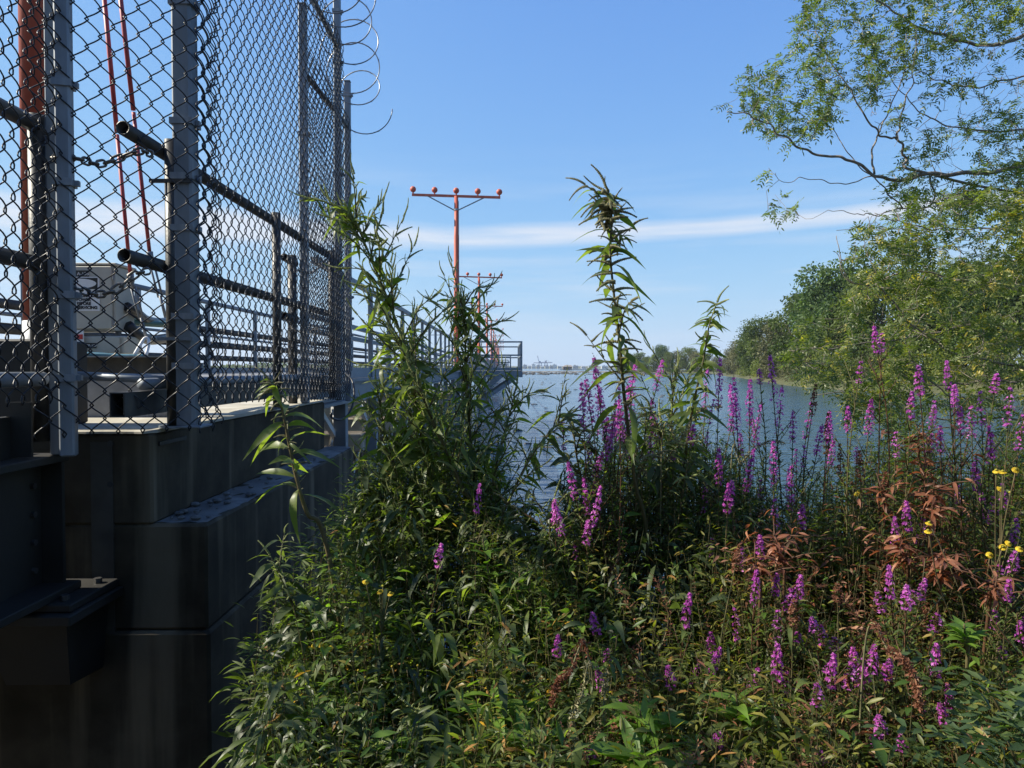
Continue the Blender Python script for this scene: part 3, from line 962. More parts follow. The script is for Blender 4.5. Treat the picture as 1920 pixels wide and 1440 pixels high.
# approach bridge girder coming from behind the camera
br = thing('approach_girder', 'dark steel bridge girder resting on a bearing bracket against the abutment', 'girder', (-2.0, 2.0, -1.0))
MB().box((-2.13, -3.0, -.405), (-1.905, 3.13, -.372), .004).build('top_flange', M['girder'], br)
MB().box((-2.03, -3.0, -.93), (-2.0, 3.13, -.406)).build('web', M['girder'], br)
MB().box((-2.13, -3.0, -.965), (-1.86, 3.13, -.931), .004).build('bottom_flange', M['girder'], br)
MB().box((-1.999, 3.08, -.93), (-1.91, 3.1, -.407)).build('stiffener', M['girder'], br)
MB().box((-2.2, 2.9, -1.0), (-1.77, 3.27, -.967), .005).build('bearing_plate', M['girder'], br)
MB().box((-2.24, 2.86, -1.045), (-1.75, 3.27, -1.002), .005).build('bearing_plate', M['girder'], br)
MB().add([(-2.2, 2.95, -1.047), (-1.82, 2.95, -1.047), (-1.82, 3.27, -1.047), (-2.2, 3.27, -1.047), (-2.12, 3.02, -1.35), (-1.85, 3.02, -1.35), (-1.85, 3.27, -1.38), (-2.12, 3.27, -1.38)],
         [(0, 1, 2, 3), (7, 6, 5, 4), (0, 4, 5, 1), (1, 5, 6, 2), (2, 6, 7, 3), (3, 7, 4, 0)]).build('bracket', M['girder'], br)
for bx in (-2.15, -1.83):
    for by in (2.96, 3.2):
        MB().tube([(bx, by, -.9665), (bx, by, -.945)], .018, 6).build('bolt', M['pipe'], br)
for bz in (-.5, -.62, -.74, -.86):
    MB().tube([(-1.9995, 3.02, bz), (-1.985, 3.02, bz)], .014, 6).build('bolt', M['pipe'], br)
for k in range(30):
    y0 = 3.1 - k * .2
    MB().box((-4.2, y0 - .17, -.355), (-2.08, y0, -.312), .004).build('deck_plank', M['timber'], br)
MB().box((-2.06, 2.55, -.371), (-2.02, 3.0, -.2)).build('kick_plate', M['girder'], br)
MB().bar((-1.985, 2.93, -.365), (-1.985, 2.93, -.14), .10, .012, (0, 1, 0)).build('post_plate', M['girder'], br)

# ------------------------------------------------------------------ chain link fence
PITCH_Z, STEP = 0.116, 0.0475
def picket(h, flip, seed, r=.0031, d=.0125):
    """one woven picket wire, bottom at z=0, zigzag along local x between 0 and STEP"""
    n_per = int(round(h / PITCH_Z))
    pts = []
    sub = 10
    rs = random.Random(seed)
    wob = [rs.uniform(-.0015, .0015) for _ in range(n_per + 2)]
    for i in range(n_per * sub + 1):
        ph = 2 * math.pi * i / sub
        c = -math.cos(ph)
        tri = 2 / math.pi * math.asin(max(-1, min(1, c)))
        x = (.68 * tri + .32 * c) * (STEP / 2 + .0065)
        if flip:
            x = -x
        y_ = d * math.sin(ph) * (1 if not flip else -1)
        pts.append((STEP / 2 + x + wob[i // sub], y_, i / sub * PITCH_Z))
    # twisted knuckle at the bottom end
    pts = [(pts[0][0] + (.008 if not flip else -.008), .004, -.016)] + pts
    m = MB().tube(pts, r, 5, True)
    return m.mesh('wire', M['wire'], True)
WIRES = {h: [[picket(h, f, s) for s in range(3)] for f in (0, 1)] for h in (3.248, 2.784)}
def weave(parent, p0, p1, z0, z1, h, n=None, bulge=0.0):
    """wires hung side by side from p0 to p1 (x,y), bottoms from z0 to z1"""
    p0, p1 = Vector((*p0, 0)), Vector((*p1, 0))
    d = p1 - p0
    n = n or int(d.length / STEP)
    dn = d.normalized()
    nr = Vector((-dn.y, dn.x, 0))
    for k in range(n):
        t = k / max(1, n - 1)
        me = WIRES[h][k % 2][random.randrange(3)]
        loc = p0 + d * (k / n) + nr * (bulge * math.sin(t * math.pi) + random.uniform(-.0015, .0015))
        loc.z = z0 + (z1 - z0) * t
        loc.z = round((loc.z + 5) / PITCH_Z) * PITCH_Z - 5 if abs(z1 - z0) > .5 else loc.z
        mt = Matrix.Translation(loc) @ Matrix.Rotation(math.atan2(d.y, d.x) + random.uniform(-.03, .03), 4, 'Z') @ Matrix.Diagonal((d.length / n / STEP, 1, 1, 1))
        link('wire', me, parent, mt)
def square_post(parent, x, y, z0, z1, w_, rot=0.0, name='post', mat='galv', cap=True):
    c, s = math.cos(rot), math.sin(rot)
    mb = MB().box((-w_ / 2, -w_ / 2, 0), (w_ / 2, w_ / 2, z1 - z0), w_ * .12)
    if cap:
        mb.box((-w_ * .54, -w_ * .54, z1 - z0 + .001), (w_ * .54, w_ * .54, z1 - z0 + .012), .004)
    o = link(name, mb.mesh(name, M[mat]), parent, Matrix.Translation((x, y, z0)) @ Matrix.Rotation(rot, 4, 'Z'))
    return o
def band(parent, x, y, z, w_, rot=0.0):
    mb = MB()
    o_, i_ = w_ / 2 + .007, w_ / 2 + .001
    for lo, hi in (((-o_, -o_, 0), (o_, -i_, .03)), ((-o_, i_, 0), (o_, o_, .03)), ((-o_, -i_ + .0005, 0), (-i_, i_ - .0005, .03)), ((i_, -i_ + .0005, 0), (o_, i_ - .0005, .03))):
        mb.box(lo, hi)
    mb.box((o_ + .0005, -.012, .004), (o_ + .018, .012, .026))
    link('band_clamp', mb.mesh('band_clamp', M['galv']), parent, Matrix.Translation((x, y, z)) @ Matrix.Rotation(rot, 4, 'Z'))

FX = -1.505
fence = thing('chain_link_fence', 'tall black chain link fence panel along the abutment edge with a galvanised near post', 'fence', (FX, 5.0, -.285))
nearp = at(352, 690, 3.42)
square_post(fence, nearp.x, 3.42, -.285, 3.0, .092)
for v in (17, 238, 340, 436, 600, 692):
    p = at(352, v, 3.42)
    band(fence, nearp.x, 3.42, p.z, .092)
MB().box((nearp.x - .09, 3.34, -.2835), (nearp.x + .09, 3.5, -.272), .003).build('base_plate', M['galv'], fence)
pb = at(634, 400, 6.62)
square_post(fence, pb.x, 6.62, -.30, 3.6, .062)
for v in (25, 120, 330, 520):
    band(fence, pb.x, 6.62, at(634, v, 6.62).z, .062)
MB().tube([(FX - .03, 3.45, 2.96), (FX - .03, 6.6, 2.96)], .024, 10).build('top_rail', M['pipe'], fence, True)
weave(fence, (FX + .05, 3.43), (FX + .02, 6.64), -.155, -.275, 3.248, None, -.03)
# curled end of the mesh against the near post
weave(fence, (FX + .055, 3.40), (FX + .075, 3.62), -.275, -.27, 3.248, 4)

fence2 = thing('chain_link_fence', 'short second chain link panel behind the end of the long fence panel', 'fence', (-1.6, 6.5, -.285))
pa, pc = at(572, 690, 5.78), at(654, 690, 7.32)
square_post(fence2, pa.x, 5.78, -.285, 2.905, .062)
square_post(fence2, pc.x, 7.32, -.34, 2.91, .062)
for v in (255, 368):
    band(fence2, pa.x, 5.78, at(572, v, 5.78).z, .062)
for v in (182, 560, 600):
    band(fence2, pc.x, 7.32, at(654, v, 7.32).z, .062)
MB().tube([(pa.x, 5.78, 2.38), (pc.x, 7.32, 2.46)], .024, 10).build('brace_rail', M['pipe'], fence2, True)
weave(fence2, (pa.x + .01, 5.75), (pc.x + .03, 7.3), -.17, -.26, 2.784)

# gate panel across the gap and on along the approach walkway
LPX, LPY = at(118, 690, 3.0).x, 3.0
gate = thing('chain_link_gate', 'chain link gate mesh closing the gap beside the orange mast', 'gate', (-1.8, 3.1, -.37))
square_post(gate, at(127, 690, 3.0).x, 3.0, -.371, 2.9, .058, 0.25)
square_post(gate, at(106, 690, 3.06).x, 3.06, -.371, 2.9, .045, 0.1, 'gate_frame')
for v in (165, 350, 560, 715):
    band(gate, at(127, 690, 3.0).x, 3.0, at(127, v, 3.0).z, .058, .25)
weave(gate, (-1.90, 2.90), (-1.425, 3.345), -.275, -.275, 3.248)
weave(gate, (-1.425, 3.345), (-1.405, 3.52), -.29, -.29, 3.248, 3)
weave(gate, (-1.80, 1.2), (-1.86, 3.06), -.115, -.13, 3.248, None, -.035)
MB().tube([(-1.86, -1.0, 2.9), (-1.86, 3.0, 2.9)], .022, 10).build('top_rail', M['pipe'], gate, True)

# ------------------------------------------------------------------ razor wire
rz = thing('razor_wire', 'shiny razor wire coil strung along the top of the fence', 'razor wire', (-1.45, 5.5, 3.0))
rc = []
n = 19 * 36
for i in range(n + 1):
    t = i / n
    a = 2 * math.pi * 19 * t
    yy = 3.3 + 4.05 * t + .07 * math.sin(a * .5)
    rad = .265 + .035 * math.sin(a * .37 + 1)
    rc.append(Vector((-1.445 + rad * math.cos(a) + .03 * math.sin(t * 19), yy, 3.2 - .52 * max(0, (t - .72) / .28) ** 1.3 + rad * math.sin(a) + .03 * math.sin(t * 11))))
MB().tube(rc, .0058, 5).build('coil', M['razor'], rz, True)
bb = MB()
for i in range(3, n, 5):
    d = (rc[i + 1] - rc[i]).normalized() if i < n else Vector((0, 1, 0))
    c0 = Vector((-1.445, rc[i].y, 3.0))
    o_ = (rc[i] - c0).normalized()
    s_ = d.cross(o_).normalized()
    for sg in (-1, 1):
        for q in (o_, s_):
            p = rc[i] + d * (sg * .003)
            tip = p + q * (sg * .017) + d * (sg * .040)
            bb.add([p + q * (sg * .004), p - q * .0035, tip, p + d * (sg * .012) + q * sg * .006 + o_ * .001], [(0, 1, 2), (0, 2, 3)])
b_ = bb.build('barbs', M['razor'], rz)
b_['kind'] = 'stuff'

# ------------------------------------------------------------------ pipe handrails by the gate
HX = -1.60
hr = thing('pipe_handrail', 'dark pipe handrail behind the long chain link panel with open stub ends', 'handrail', (HX, 5.0, -.285), 'pipe handrails at the gate')
for yy, nm in ((3.40, 'post'), (4.97, 'post'), (6.55, 'post')):
    x_ = HX + (.02 if yy > 4 else .03)
    MB().tube([(x_, yy, -.284), (x_, yy, 1.075)], .033 if yy < 4 else .031, 14).build(nm, M['pipe'], hr, True)
    MB().tube([(x_, yy, -.283), (x_, yy, -.272)], .07, 14).build('base_flange', M['galv'], hr)
for z_, nm in ((1.03, 'top_rail'), (.485, 'mid_rail')):
    MB().hollow((HX - .035, 3.09, z_), (HX - .035, 6.6, z_ + .02), .031, .025).build(nm, M['pipe'], hr, True)
MB().tube([(HX - .07, 3.3, -.075), (HX - .07, 6.6, -.075)], .028, 12).build('toe_rail', M['galv'], hr, True)
sq = MB()
x0, x1, z0, z1 = -1.69, -1.625, -.212, -.105
for lo, hi in (((x0, 3.06, z0), (x0 + .006, 6.6, z1)), ((x1 - .006, 3.06, z0), (x1, 6.6, z1)), ((x0 + .0061, 3.06, z0), (x1 - .0061, 6.6, z0 + .006)), ((x0 + .0061, 3.06, z1 - .006), (x1 - .0061, 6.6, z1))):
    sq.box(lo, hi)
sq.build('square_tube', M['pipe'], hr)
# a plate bracket holding the handrail post to the fence post
MB().box((HX - .06, 3.36, .868), (nearp.x + .05, 3.375, .885)).build('strap', M['pipe'], hr)
MB().box((HX - .03, 3.36, .13), (nearp.x + .05, 3.375, .145)).build('strap', M['galv'], hr)

hr2 = thing('pipe_handrail', 'short stub handrail with chains at the far opening behind the mesh', 'handrail', (-1.75, 5.7, -.285), 'pipe handrails at the gate')
for px_ in (545, 556):
    p = at(px_, 690, 5.72)
p = at(549, 690, 5.72)
MB().tube([(p.x, 5.72, -.284), (p.x, 5.72, .90)], .036, 12).build('post', M['pipe'], hr2, True)
for v in (482, 592):
    q = at(533, v, 5.5)
    MB().hollow((q.x, 5.5, q.z), (p.x + .005, 5.78, q.z - .01), .03, .024).build('rail_stub', M['pipe'], hr2, True)

LX = -1.97
hr3 = thing('pipe_handrail', 'dark pipe handrail of the approach walkway meeting the gate post by the mast', 'handrail', (LX, 1.5, -.31), 'pipe handrails at the gate')
for yy in (3.04, 1.3, -.5):
    MB().tube([(LX, yy, -.311), (LX, yy, 1.065)], .034, 14).build('post', M['pipe'], hr3, True)
for z_, nm in ((1.02, 'top_rail'), (.44, 'mid_rail')):
    MB().tube([(LX + .002, -2.0, z_), (LX + .002, 3.03, z_)], .033, 12).build(nm, M['pipe'], hr3, True)
MB().tube([(LX + .06, -2.0, -.045), (LX + .06, 2.96, -.045)], .03, 12).build('toe_rail', M['galv'], hr3, True)

# cross pipe and channel behind the gap
cr = thing('cross_pipe', 'grey horizontal pipe across the foot of the gap behind the gate mesh', 'pipe', (-1.9, 3.4, -.06))
MB().tube([(at(140, 704, 3.45).x, 3.45, at(140, 704, 3.45).z), (at(322, 713, 3.45).x, 3.45, at(322, 713, 3.45).z)], .021, 12).build('pipe', M['galv'], cr, True)
ch = thing('steel_channel', 'long dark steel channel lying across the walkway under the control boxes', 'beam', (-3.0, 4.15, 0))
MB().box((-4.9, 4.15, at(200, 700, 4.15).z), (at(318, 690, 4.15).x, 4.17, at(200, 670, 4.15).z)).build('web', M['pipe'], ch)
MB().box((-4.9, 4.1, at(200, 670, 4.15).z + .001), (at(318, 690, 4.15).x, 4.2, at(200, 668.6, 4.15).z + .003)).build('flange', M['galv'], ch)
MB().box((-4.9, 4.13, -.284), (at(318, 690, 4.15).x, 4.16, at(200, 712, 4.15).z)).build('lower_plate', M['steelgrey'], ch)

# ------------------------------------------------------------------ chains
def chain(label, pts, nlink, size):
    path = smooth_path(pts, nlink + 1)
    o = thing('chain', label, 'chain', path[nlink // 2], 'slack chains across the gate openings')
    mb = MB()
    lp = []
    for k in range(20):
        a = 2 * math.pi * k / 20
        lp.append((size * .62 * math.cos(a) + (.36 * size if math.cos(a) > 0 else -.36 * size), size * .40 * math.sin(a), 0))
    me = mb.tube(lp, size * .165, 6, closed=True).mesh('chain_link', M['chain'], True)
    for k in range(nlink):
        a, b = path[k], path[k + 1]
        d = (b - a).normalized()
        s = d.cross(Vector((0, 0, 1))).normalized()
        nn = s.cross(d)
        if k % 2:
            s, nn = nn, -s
        m = Matrix((d, s, nn)).transposed().to_4x4()
        m.translation = (a + b) / 2
        sc = (b - a).length / (size * 1.45)
        link('chain_link', me, o, m @ Matrix.Diagonal((sc, 1, 1, 1)))
chain('slack steel chain across the gap at the upper handrail', [at(100, 297, 3.02), at(145, 297, 3.02), at(180, 308, 3.06), at(215, 300, 3.1), at(262, 283, 3.12), at(285, 290, 3.13)], 12, .034)
chain('slack steel chain across the gap in front of the control box', [at(110, 533, 3.02), at(145, 541, 3.02), at(178, 552, 3.06), at(215, 545, 3.08), at(252, 515, 3.12), at(280, 508, 3.14)], 12, .034)
chain('thin chain hanging at the far opening from the stub handrail', [at(540, 488, 5.5), at(560, 508, 5.6), at(590, 508, 5.9), at(620, 478, 6.4)], 20, .022)
chain('thin lower chain hanging at the far opening near the deck', [at(536, 598, 5.5), at(552, 618, 5.6), at(580, 622, 5.9), at(618, 606, 6.4)], 20, .022)

# ------------------------------------------------------------------ control boxes and signs
def text_part(name, s, u, v, hpx, y, mat, parent, right=False, bold=.0):
    c = bpy.data.curves.new(name, 'FONT')
    c.body = s
    c.size = hpx * y / F / .72
    c.extrude = .0006
    c.offset = bold
    c.align_x = 'RIGHT' if right else 'LEFT'
    c.materials.append(mat)
    t = bpy.data.objects.new(name, c)
    COL.objects.link(t)
    bpy.context.view_layer.update()
    dg = bpy.context.evaluated_depsgraph_get()
    me = bpy.data.meshes.new_from_object(t.evaluated_get(dg))
    bpy.data.objects.remove(t)
    p = at(u, v, y)
    return link(name, me, parent, Matrix.Translation((p.x, y, p.z)) @ Matrix.Rotation(R(90), 4, 'X'))
def plate(name, u0, v0, u1, v1, y, mat, parent, th=.004):
    a, b = at(u0, v1, y), at(u1, v0, y)
    return MB().box((a.x, y, a.z), (b.x, y + th, b.z)).build(name, M[mat], parent)
BY = 4.30
a, b = at(108, 620, BY), at(215, 498, BY)
cb = thing('control_box', 'large beige control box with black and white warning signs behind the gate', 'control box', ((a.x + b.x) / 2, BY, a.z))
MB().box((a.x, BY, a.z), (b.x, BY + .225, b.z), .006).build('body', M['cabinet'], cb)
MB().box((a.x - .005, BY - .012, b.z + .001), (b.x + .012, BY + .235, b.z + .016), .004).build('lid', M['cabinet'], cb)
dr = MB().box((a.x + .008, BY - .016, a.z + .01), (b.x - .012, BY - .002, b.z - .006), .004).build('door', M['cabinet'], cb)
for v in (520, 560, 605):
    q = at(214, v, BY)
    MB().tube([(q.x + .002, BY - .012, q.z - .018), (q.x + .002, BY - .012, q.z + .018)], .007, 8).build('hinge', M['steelgrey'], dr)
    bpy.context.view_layer.update()
SY = BY - .0205
sg = plate('number_plate', 139, 507, 166, 518.5, SY, 'black', cb)
text_part('lettering', 'A-13B', 144.5, 516, 6.2, SY - .0012, M['white'], sg)
sn = plate('warning_sign', 106, 519, 186, 583, SY, 'white', cb)
hd = plate('sign_header', 110, 521, 182.5, 542, SY - .0015, 'black', sn, .0012)
ov = MB()
c0 = at(146, 531.5, SY - .003)
ov.add([(c0.x + 34 * SY / F * math.cos(2 * math.pi * k / 28), SY - .003, c0.z + 9.2 * SY / F * math.sin(2 * math.pi * k / 28)) for k in range(28)], [tuple(range(28))])
ov.build('blank_oval', M['white'], sn)
for i, s in enumerate(('TURN OFF', 'POWER', 'BEFORE', 'SERVICING')):
    text_part('lettering', s, (184, 170, 170.5, 182.5)[i], 557 + i * 7.4, 5.4, SY - .0012, M['black'], sn, True, .0012)
a2, b2 = at(112, 664, BY), at(232, 630, BY)
cb2 = thing('control_box', 'low beige junction box under the large control box', 'control box', ((a2.x + b2.x) / 2, BY, a2.z))
MB().box((a2.x, BY, a2.z), (b2.x, BY + .2, b2.z), .006).build('body', M['cabinet'], cb2)
MB().box((a2.x + .01, BY - .012, a2.z + .006), (b2.x - .02, BY - .002, b2.z - .006), .003).build('cover', M['cabinet'], cb2)
sg2 = plate('number_plate', 160, 643, 180, 652.5, SY + .004, 'black', cb2)
text_part('lettering', 'FP-13P', 162, 650.5, 5.0, SY + .0028, M['white'], sg2)
vs_ = plate('voltage_sign', 120, 619, 156.5, 657, SY - .012, 'white', cb2)
plate('red_header', 122, 627, 155, 636, SY - .0135, 'signred', vs_, .001)
text_part('lettering', 'VOLTAGE', 155.5, 649, 4.2, SY - .0132, M['black'], vs_, True)
text_part('lettering', 'VOLTS', 155, 655.5, 4.2, SY - .0132, M['black'], vs_, True)
for u in (150, 222):
    q, q2 = at(u, 622, BY + .1), at(u, 629, BY + .1)
    MB().tube([(q.x, BY + .1, q.z + .01), (q2.x, BY + .1, q2.z - .01)], .018, 10).build('conduit_nipple', M['steelgrey'], cb2)
def cable(name, label, pts, r, mat, n=20, cat='cable'):
    path = smooth_path(pts, n)
    o = MB().tube([p - path[0] for p in path], r, 8).build(name, M[mat], None, True)
    o.location = path[0]
    return tag(o, label, cat)
cable('flexible_conduit', 'thick dark conduit sagging from the control box towards the handrail', [at(238, 575, 4.4), at(255, 585, 4.5), at(275, 600, 4.7), at(300, 604, 5.0), at(330, 600, 5.4)], .03, 'rubber')
cable('flexible_conduit', 'second dark conduit sagging lower under the control box side', [at(240, 610, 4.4), at(262, 630, 4.5), at(285, 637, 4.7), at(310, 634, 5.0), at(335, 628, 5.3)], .034, 'rubber')
cable('flexible_conduit', 'green grey conduit running straight past the control box side', [at(232, 600, 4.45), at(260, 605, 4.6), at(320, 609, 5.0)], .022, 'green_c')
cable('blue_hose', 'blue hose lying along the steel channel under the boxes', [at(0, 662, 4.2), at(100, 663, 4.2), at(180, 664, 4.2), at(230, 667, 4.2), at(275, 667, 4.2)], .011, 'blue')
cable('white_hose', 'pale looped hose behind the turnbuckles beside the control box', [at(252, 665, 4.2), at(262, 648, 4.22), at(272, 634, 4.25), at(279, 640, 4.25), at(274, 666, 4.2)], .010, 'white')
cable('hanging_cable', 'black cable looping down from the end of the fence beside the pier column', [at(648, 700, 7.2), at(661, 715, 7.0), at(664, 745, 6.9), at(655, 775, 6.8), at(638, 787, 6.7), at(622, 783, 6.6), at(621, 775, 6.55)], .011, 'rubber', 26)

# ------------------------------------------------------------------ light masts
def mast(k):
    y = 3.5 + 30.5 * k
    x = -2.27
    zb, zt = -.1, 8.18 + .05 * k
    names = ('orange approach light mast rising directly beside the gate', 'orange approach light mast nearest beyond the weeds with five lamps on its crossbar',
             'second orange light mast in the line beyond the weeds', 'third orange light mast in the line beyond the weeds', 'fourth orange light mast in the line beyond the weeds',
             'fifth orange light mast in the shrinking line', 'sixth orange light mast in the shrinking line', 'seventh orange light mast, small above the platform rail',
             'eighth orange light mast, tiny above the platform rail', 'ninth orange light mast, tiny in the cluster over the platform', 'tenth orange light mast, a thread in the far cluster', 'last orange light mast at the end of the line')
    o = thing('light_mast', names[k], 'light mast', (x, y, zb), 'orange approach light masts along the pier')
    if k == 0:
        zg = at(75, 602, y).z
        MB().tube([(x, y, zg), (x, y, 3.0), (x, y, 3.02), (x, y, zt)], [.066, .066, .058, .055], 20).build('pole', M['orange'], o, True)
        MB().tube([(x, y, -.1), (x, y, zg - .001)], .07, 20).build('base_tube', M['steelgrey'], o, True)
        MB().box((x - .5, y - .2, -.285), (x + .12, y + .2, at(60, 637, 3.4).z), .01).build('base_box', M['girder'], o)
    else:
        MB().tube([(x, y, zb), (x, y, 2.2), (x, y, 2.22), (x, y, 6.3), (x, y, 6.33), (x, y, zt - .06)], [.13, .13, .12, .11, .10, .095], 14).build('pole', M['orange'], o, True)
        MB().tube([(x + .125, y - .05, zb), (x + .125, y - .05, 6.2), (x + .11, y - .05, zt - .3)], .018, 6).build('cable_pipe', M['steelgrey'], o)
        MB().tube([(x, y, zb - .02), (x, y, zb + .03)], .24, 14).build('base_plate', M['steelgrey'], o)
        MB().box((x + .10, y - .16, 1.5), (x + .30, y + .02, 1.9), .01).build('junction_box', M['steelgrey'], o)
        MB().tube([(x, y, 3.82), (x, y, 3.95)], .15, 14).build('collar', M['steelgrey'], o)
        MB().tube([(x, y, zt - .75), (x, y, zt - .66)], .125, 14).build('collar', M['steelgrey'], o)
    MB().bar((x - 2.1, y, zt), (x + 2.1, y, zt - .12), .09, .11).build('crossbar', M['orange'], o)
    for sgn in (-1, 1):
        MB().tube([(x + sgn * .1, y, zt - .72), (x + sgn * 1.35, y, zt - .09 - .03 * sgn)], .028, 6).build('brace', M['steelgrey'], o)
    for i in range(5):
        lx = x - 2.05 + 1.025 * i
        lz = zt - .06 - .06 * (i - 2) / 2
        l = MB()
        l.tube([(lx, y, lz + .05), (lx, y, lz + .18)], .035, 8)
        l.sphere((lx, y, lz + .26), .145, 14, 10)
        lo_ = l.build('lamp', M['orange'], o, True)
        gl = MB().tube([(lx, y + .13, lz + .27), (lx, y + .152, lz + .27)], [.09, .085], 14).mesh('lens', M['black'])
        bpy.context.view_layer.update()
        g_ = bpy.data.objects.new('lens', gl)
        COL.objects.link(g_)
        g_.parent = lo_
    if k == 0:
        for (bu, bv, tz) in ((245, 520, 5.2), (281, 478, 5.3)):
            pb_ = at(bu, bv, 4.2)
            top = Vector((x + .04, y + .03, tz))
            for f0, f1, rr in ((0, .17, .0105), (.172, .34, .0125), (.342, 1, .0105)):
                MB().tube([pb_.lerp(top, f0), pb_.lerp(top, f1)], rr, 8).build('guy_rod', M['guy'], o, True)
            d = (top - pb_).normalized()
            tb = MB()
            q = pb_ - d * .01
            e = Vector((pb_.x + .05, 4.28, pb_.z - .36))
            d2 = (e - q).normalized()
            s_ = d2.cross(Vector((0, 1, 0))).normalized()
            tb.tube([q + d * .03, q - d * .02], .019, 10)
            for sgn in (-1, 1):
                tb.tube([q + d2 * .05 + s_ * .012 * sgn, q + d2 * .24 + s_ * .012 * sgn], .006, 6)
            tb.tube([q, q + d2 * .06], .012, 8)
            tb.tube([q + d2 * .23, e], .009, 8)
            tb.build('turnbuckle', M['steelgrey'], o, True)
    else:
        for ex, ey in ((-2.1, .3), (2.1 if k == 1 else 1.7, .3)):
            MB().tube([(x + (.1 if ex > 0 else -.1), y, 3.88), (x + ex, y + ey, .9)], .012 + .002 * min(k, 4), 5).build('guy_wire', M['galv'], o)
        if k == 1:
            MB().bar((x - 1.5, y + .1, .98 + .6), (x + .05, y + .1, .98 + .6), .03, .03).build('tie_bar', M['steelgrey'], o)
    return o
for k in range(12):
    mast(k)

# ------------------------------------------------------------------ pier
PX = -1.82
pier = thing('pier', 'long grey steel pier with slatted deck and railings running out over the water', 'pier', (-3.1, 20, WATER))
def pbox(name, lo, hi, mat='pier', bev=0.0):
    return MB().box(lo, hi, bev).build(name, M[mat], pier)
END = 345.0
for (xa, xb) in ((-1.86, -1.74), (-4.66, -4.54)):
    sgn = 1 if xa > -3 else -1
    pbox('edge_beam', (xa, 6.62, -.34), (xb, END, -.16))
    pbox('beam_flange', (xa - .03, 6.62, -.375), (xb + .07, END, -.345))
    pbox('beam_flange', (xa - .03, 6.62, -.155), (xb + .05, END, -.125))
    pbox('toe_plate', (xb - .05 if sgn > 0 else xa + .04, 6.62, -.12), (xb - .044 if sgn > 0 else xa + .046, 27.8 if sgn > 0 else END, .005))
slat = MB().box((-4.56, -.05, -.115), (-1.80, .05, -.085), .003).mesh('deck_slat', M['slat'])
for k in range(150):
    link('deck_slat', slat, pier, Matrix.Translation((0, 6.72 + k * .142, 0)))
pbox('far_deck', (-4.5, 28.1, -.124), (-1.88, END, -.086), 'slat')
post = MB().box((-.03, -.03, -.122), (.03, .03, .985), .004).mesh('railing_post', M['pier'])
yp = 8.05
while yp < 27:
    link('railing_post', post, pier, Matrix.Translation((PX + .03, yp, 0)))
    yp += 1.51
MB().bar((PX + .03, 6.75, 1.02), (PX + .03, 27.75, 1.02), .062, .062).build('top_rail', M['pier'], pier)
for z_ in (.50, .36):
    MB().bar((PX - .035, 6.75, z_), (PX - .035, 27.75, z_), .05, .05).build('mid_rail', M['pier'], pier)
# left railing with heavy conduits
yp = 6.9
while yp < 60:
    link('railing_post', post, pier, Matrix.Translation((-4.6, yp, 0)))
    yp += 2.1
for z_, rr, mt in ((1.02, .035, 'pier'), (.60, .05, 'pipe'), (.50, .02, 'pier'), (.37, .055, 'pipe'), (.16, .045, 'pipe')):
    MB().tube([(-4.66 if mt == 'pipe' else -4.6, -1.0, z_), (-4.66 if mt == 'pipe' else -4.6, 120, z_)], rr, 10).build('conduit_pipe' if mt == 'pipe' else 'side_rail', M[mt], pier, True)
for yp in (4.8, 2.7, .6):
    link('railing_post', post, pier, Matrix.Translation((-4.6, yp, 0)))
# rail lines past the platform
for z_ in (1.02, .5):
    MB().bar((PX, 34.6, z_), (PX, END, z_), .06, .06).build('far_rail', M['pier'], pier)
yp = 36
while yp < 130:
    link('railing_post', post, pier, Matrix.Translation((PX, yp, 0)))
    yp += 3.0
# platforms carrying the masts
def platform(y0, y1, x1, detail):
    lb = (x1 - PX)
    pbox('platform_deck', (PX + .10, y0, -.13), (x1, y1, -.10), 'slat')
    for yy in (y0, y1):
        pbox('platform_beam', (PX + .08, yy - .05, -.36), (x1 + .04, yy + .05, -.135))
        pbox('platform_toe', (PX + .08, yy - .012, -.095), (x1, yy, .02))
        for z_ in (1.02, .50):
            MB().bar((PX, yy, z_), (x1 + .03, yy, z_), .06, .06).build('platform_rail', M['pier'], pier)
        xs = (-1.3, -.46, x1) if detail else (x1,)
        for xx in xs:
            link('railing_post', post, pier, Matrix.Translation((xx, yy, 0)))
        MB().bar((x1 - .2, yy, -.37), (PX - .1, yy, -2.0), .12, .14).build('platform_brace', M['pier'], pier)
    pbox('platform_beam', (x1 - .06, y0 + .051, -.36), (x1 + .04, y1 - .051, -.135))
    pbox('platform_toe', (x1 - .012, y0 + .001, -.095), (x1 - .001, y1 - .013, .02))
    for z_ in (1.02, .50):
        MB().bar((x1, y0 + .031, z_), (x1, y1 - .031, z_), .06, .06).build('platform_rail', M['pier'], pier)
    if detail:
        for yy in (y0 + 2.2, y0 + 4.4):
            link('railing_post', post, pier, Matrix.Translation((x1, yy, 0)))
    # machinery boxes on the platform
    pbox('equipment_box', (-1.75, y1 - 1.6, -.098), (-1.05, y1 - .8, .52), 'steelgrey', .02)
platform(27.8, 34.4, .69, True)
for k in range(2, 9):
    platform(3.5 + 30.5 * k - 6, 3.5 + 30.5 * k + .3, .55, False)
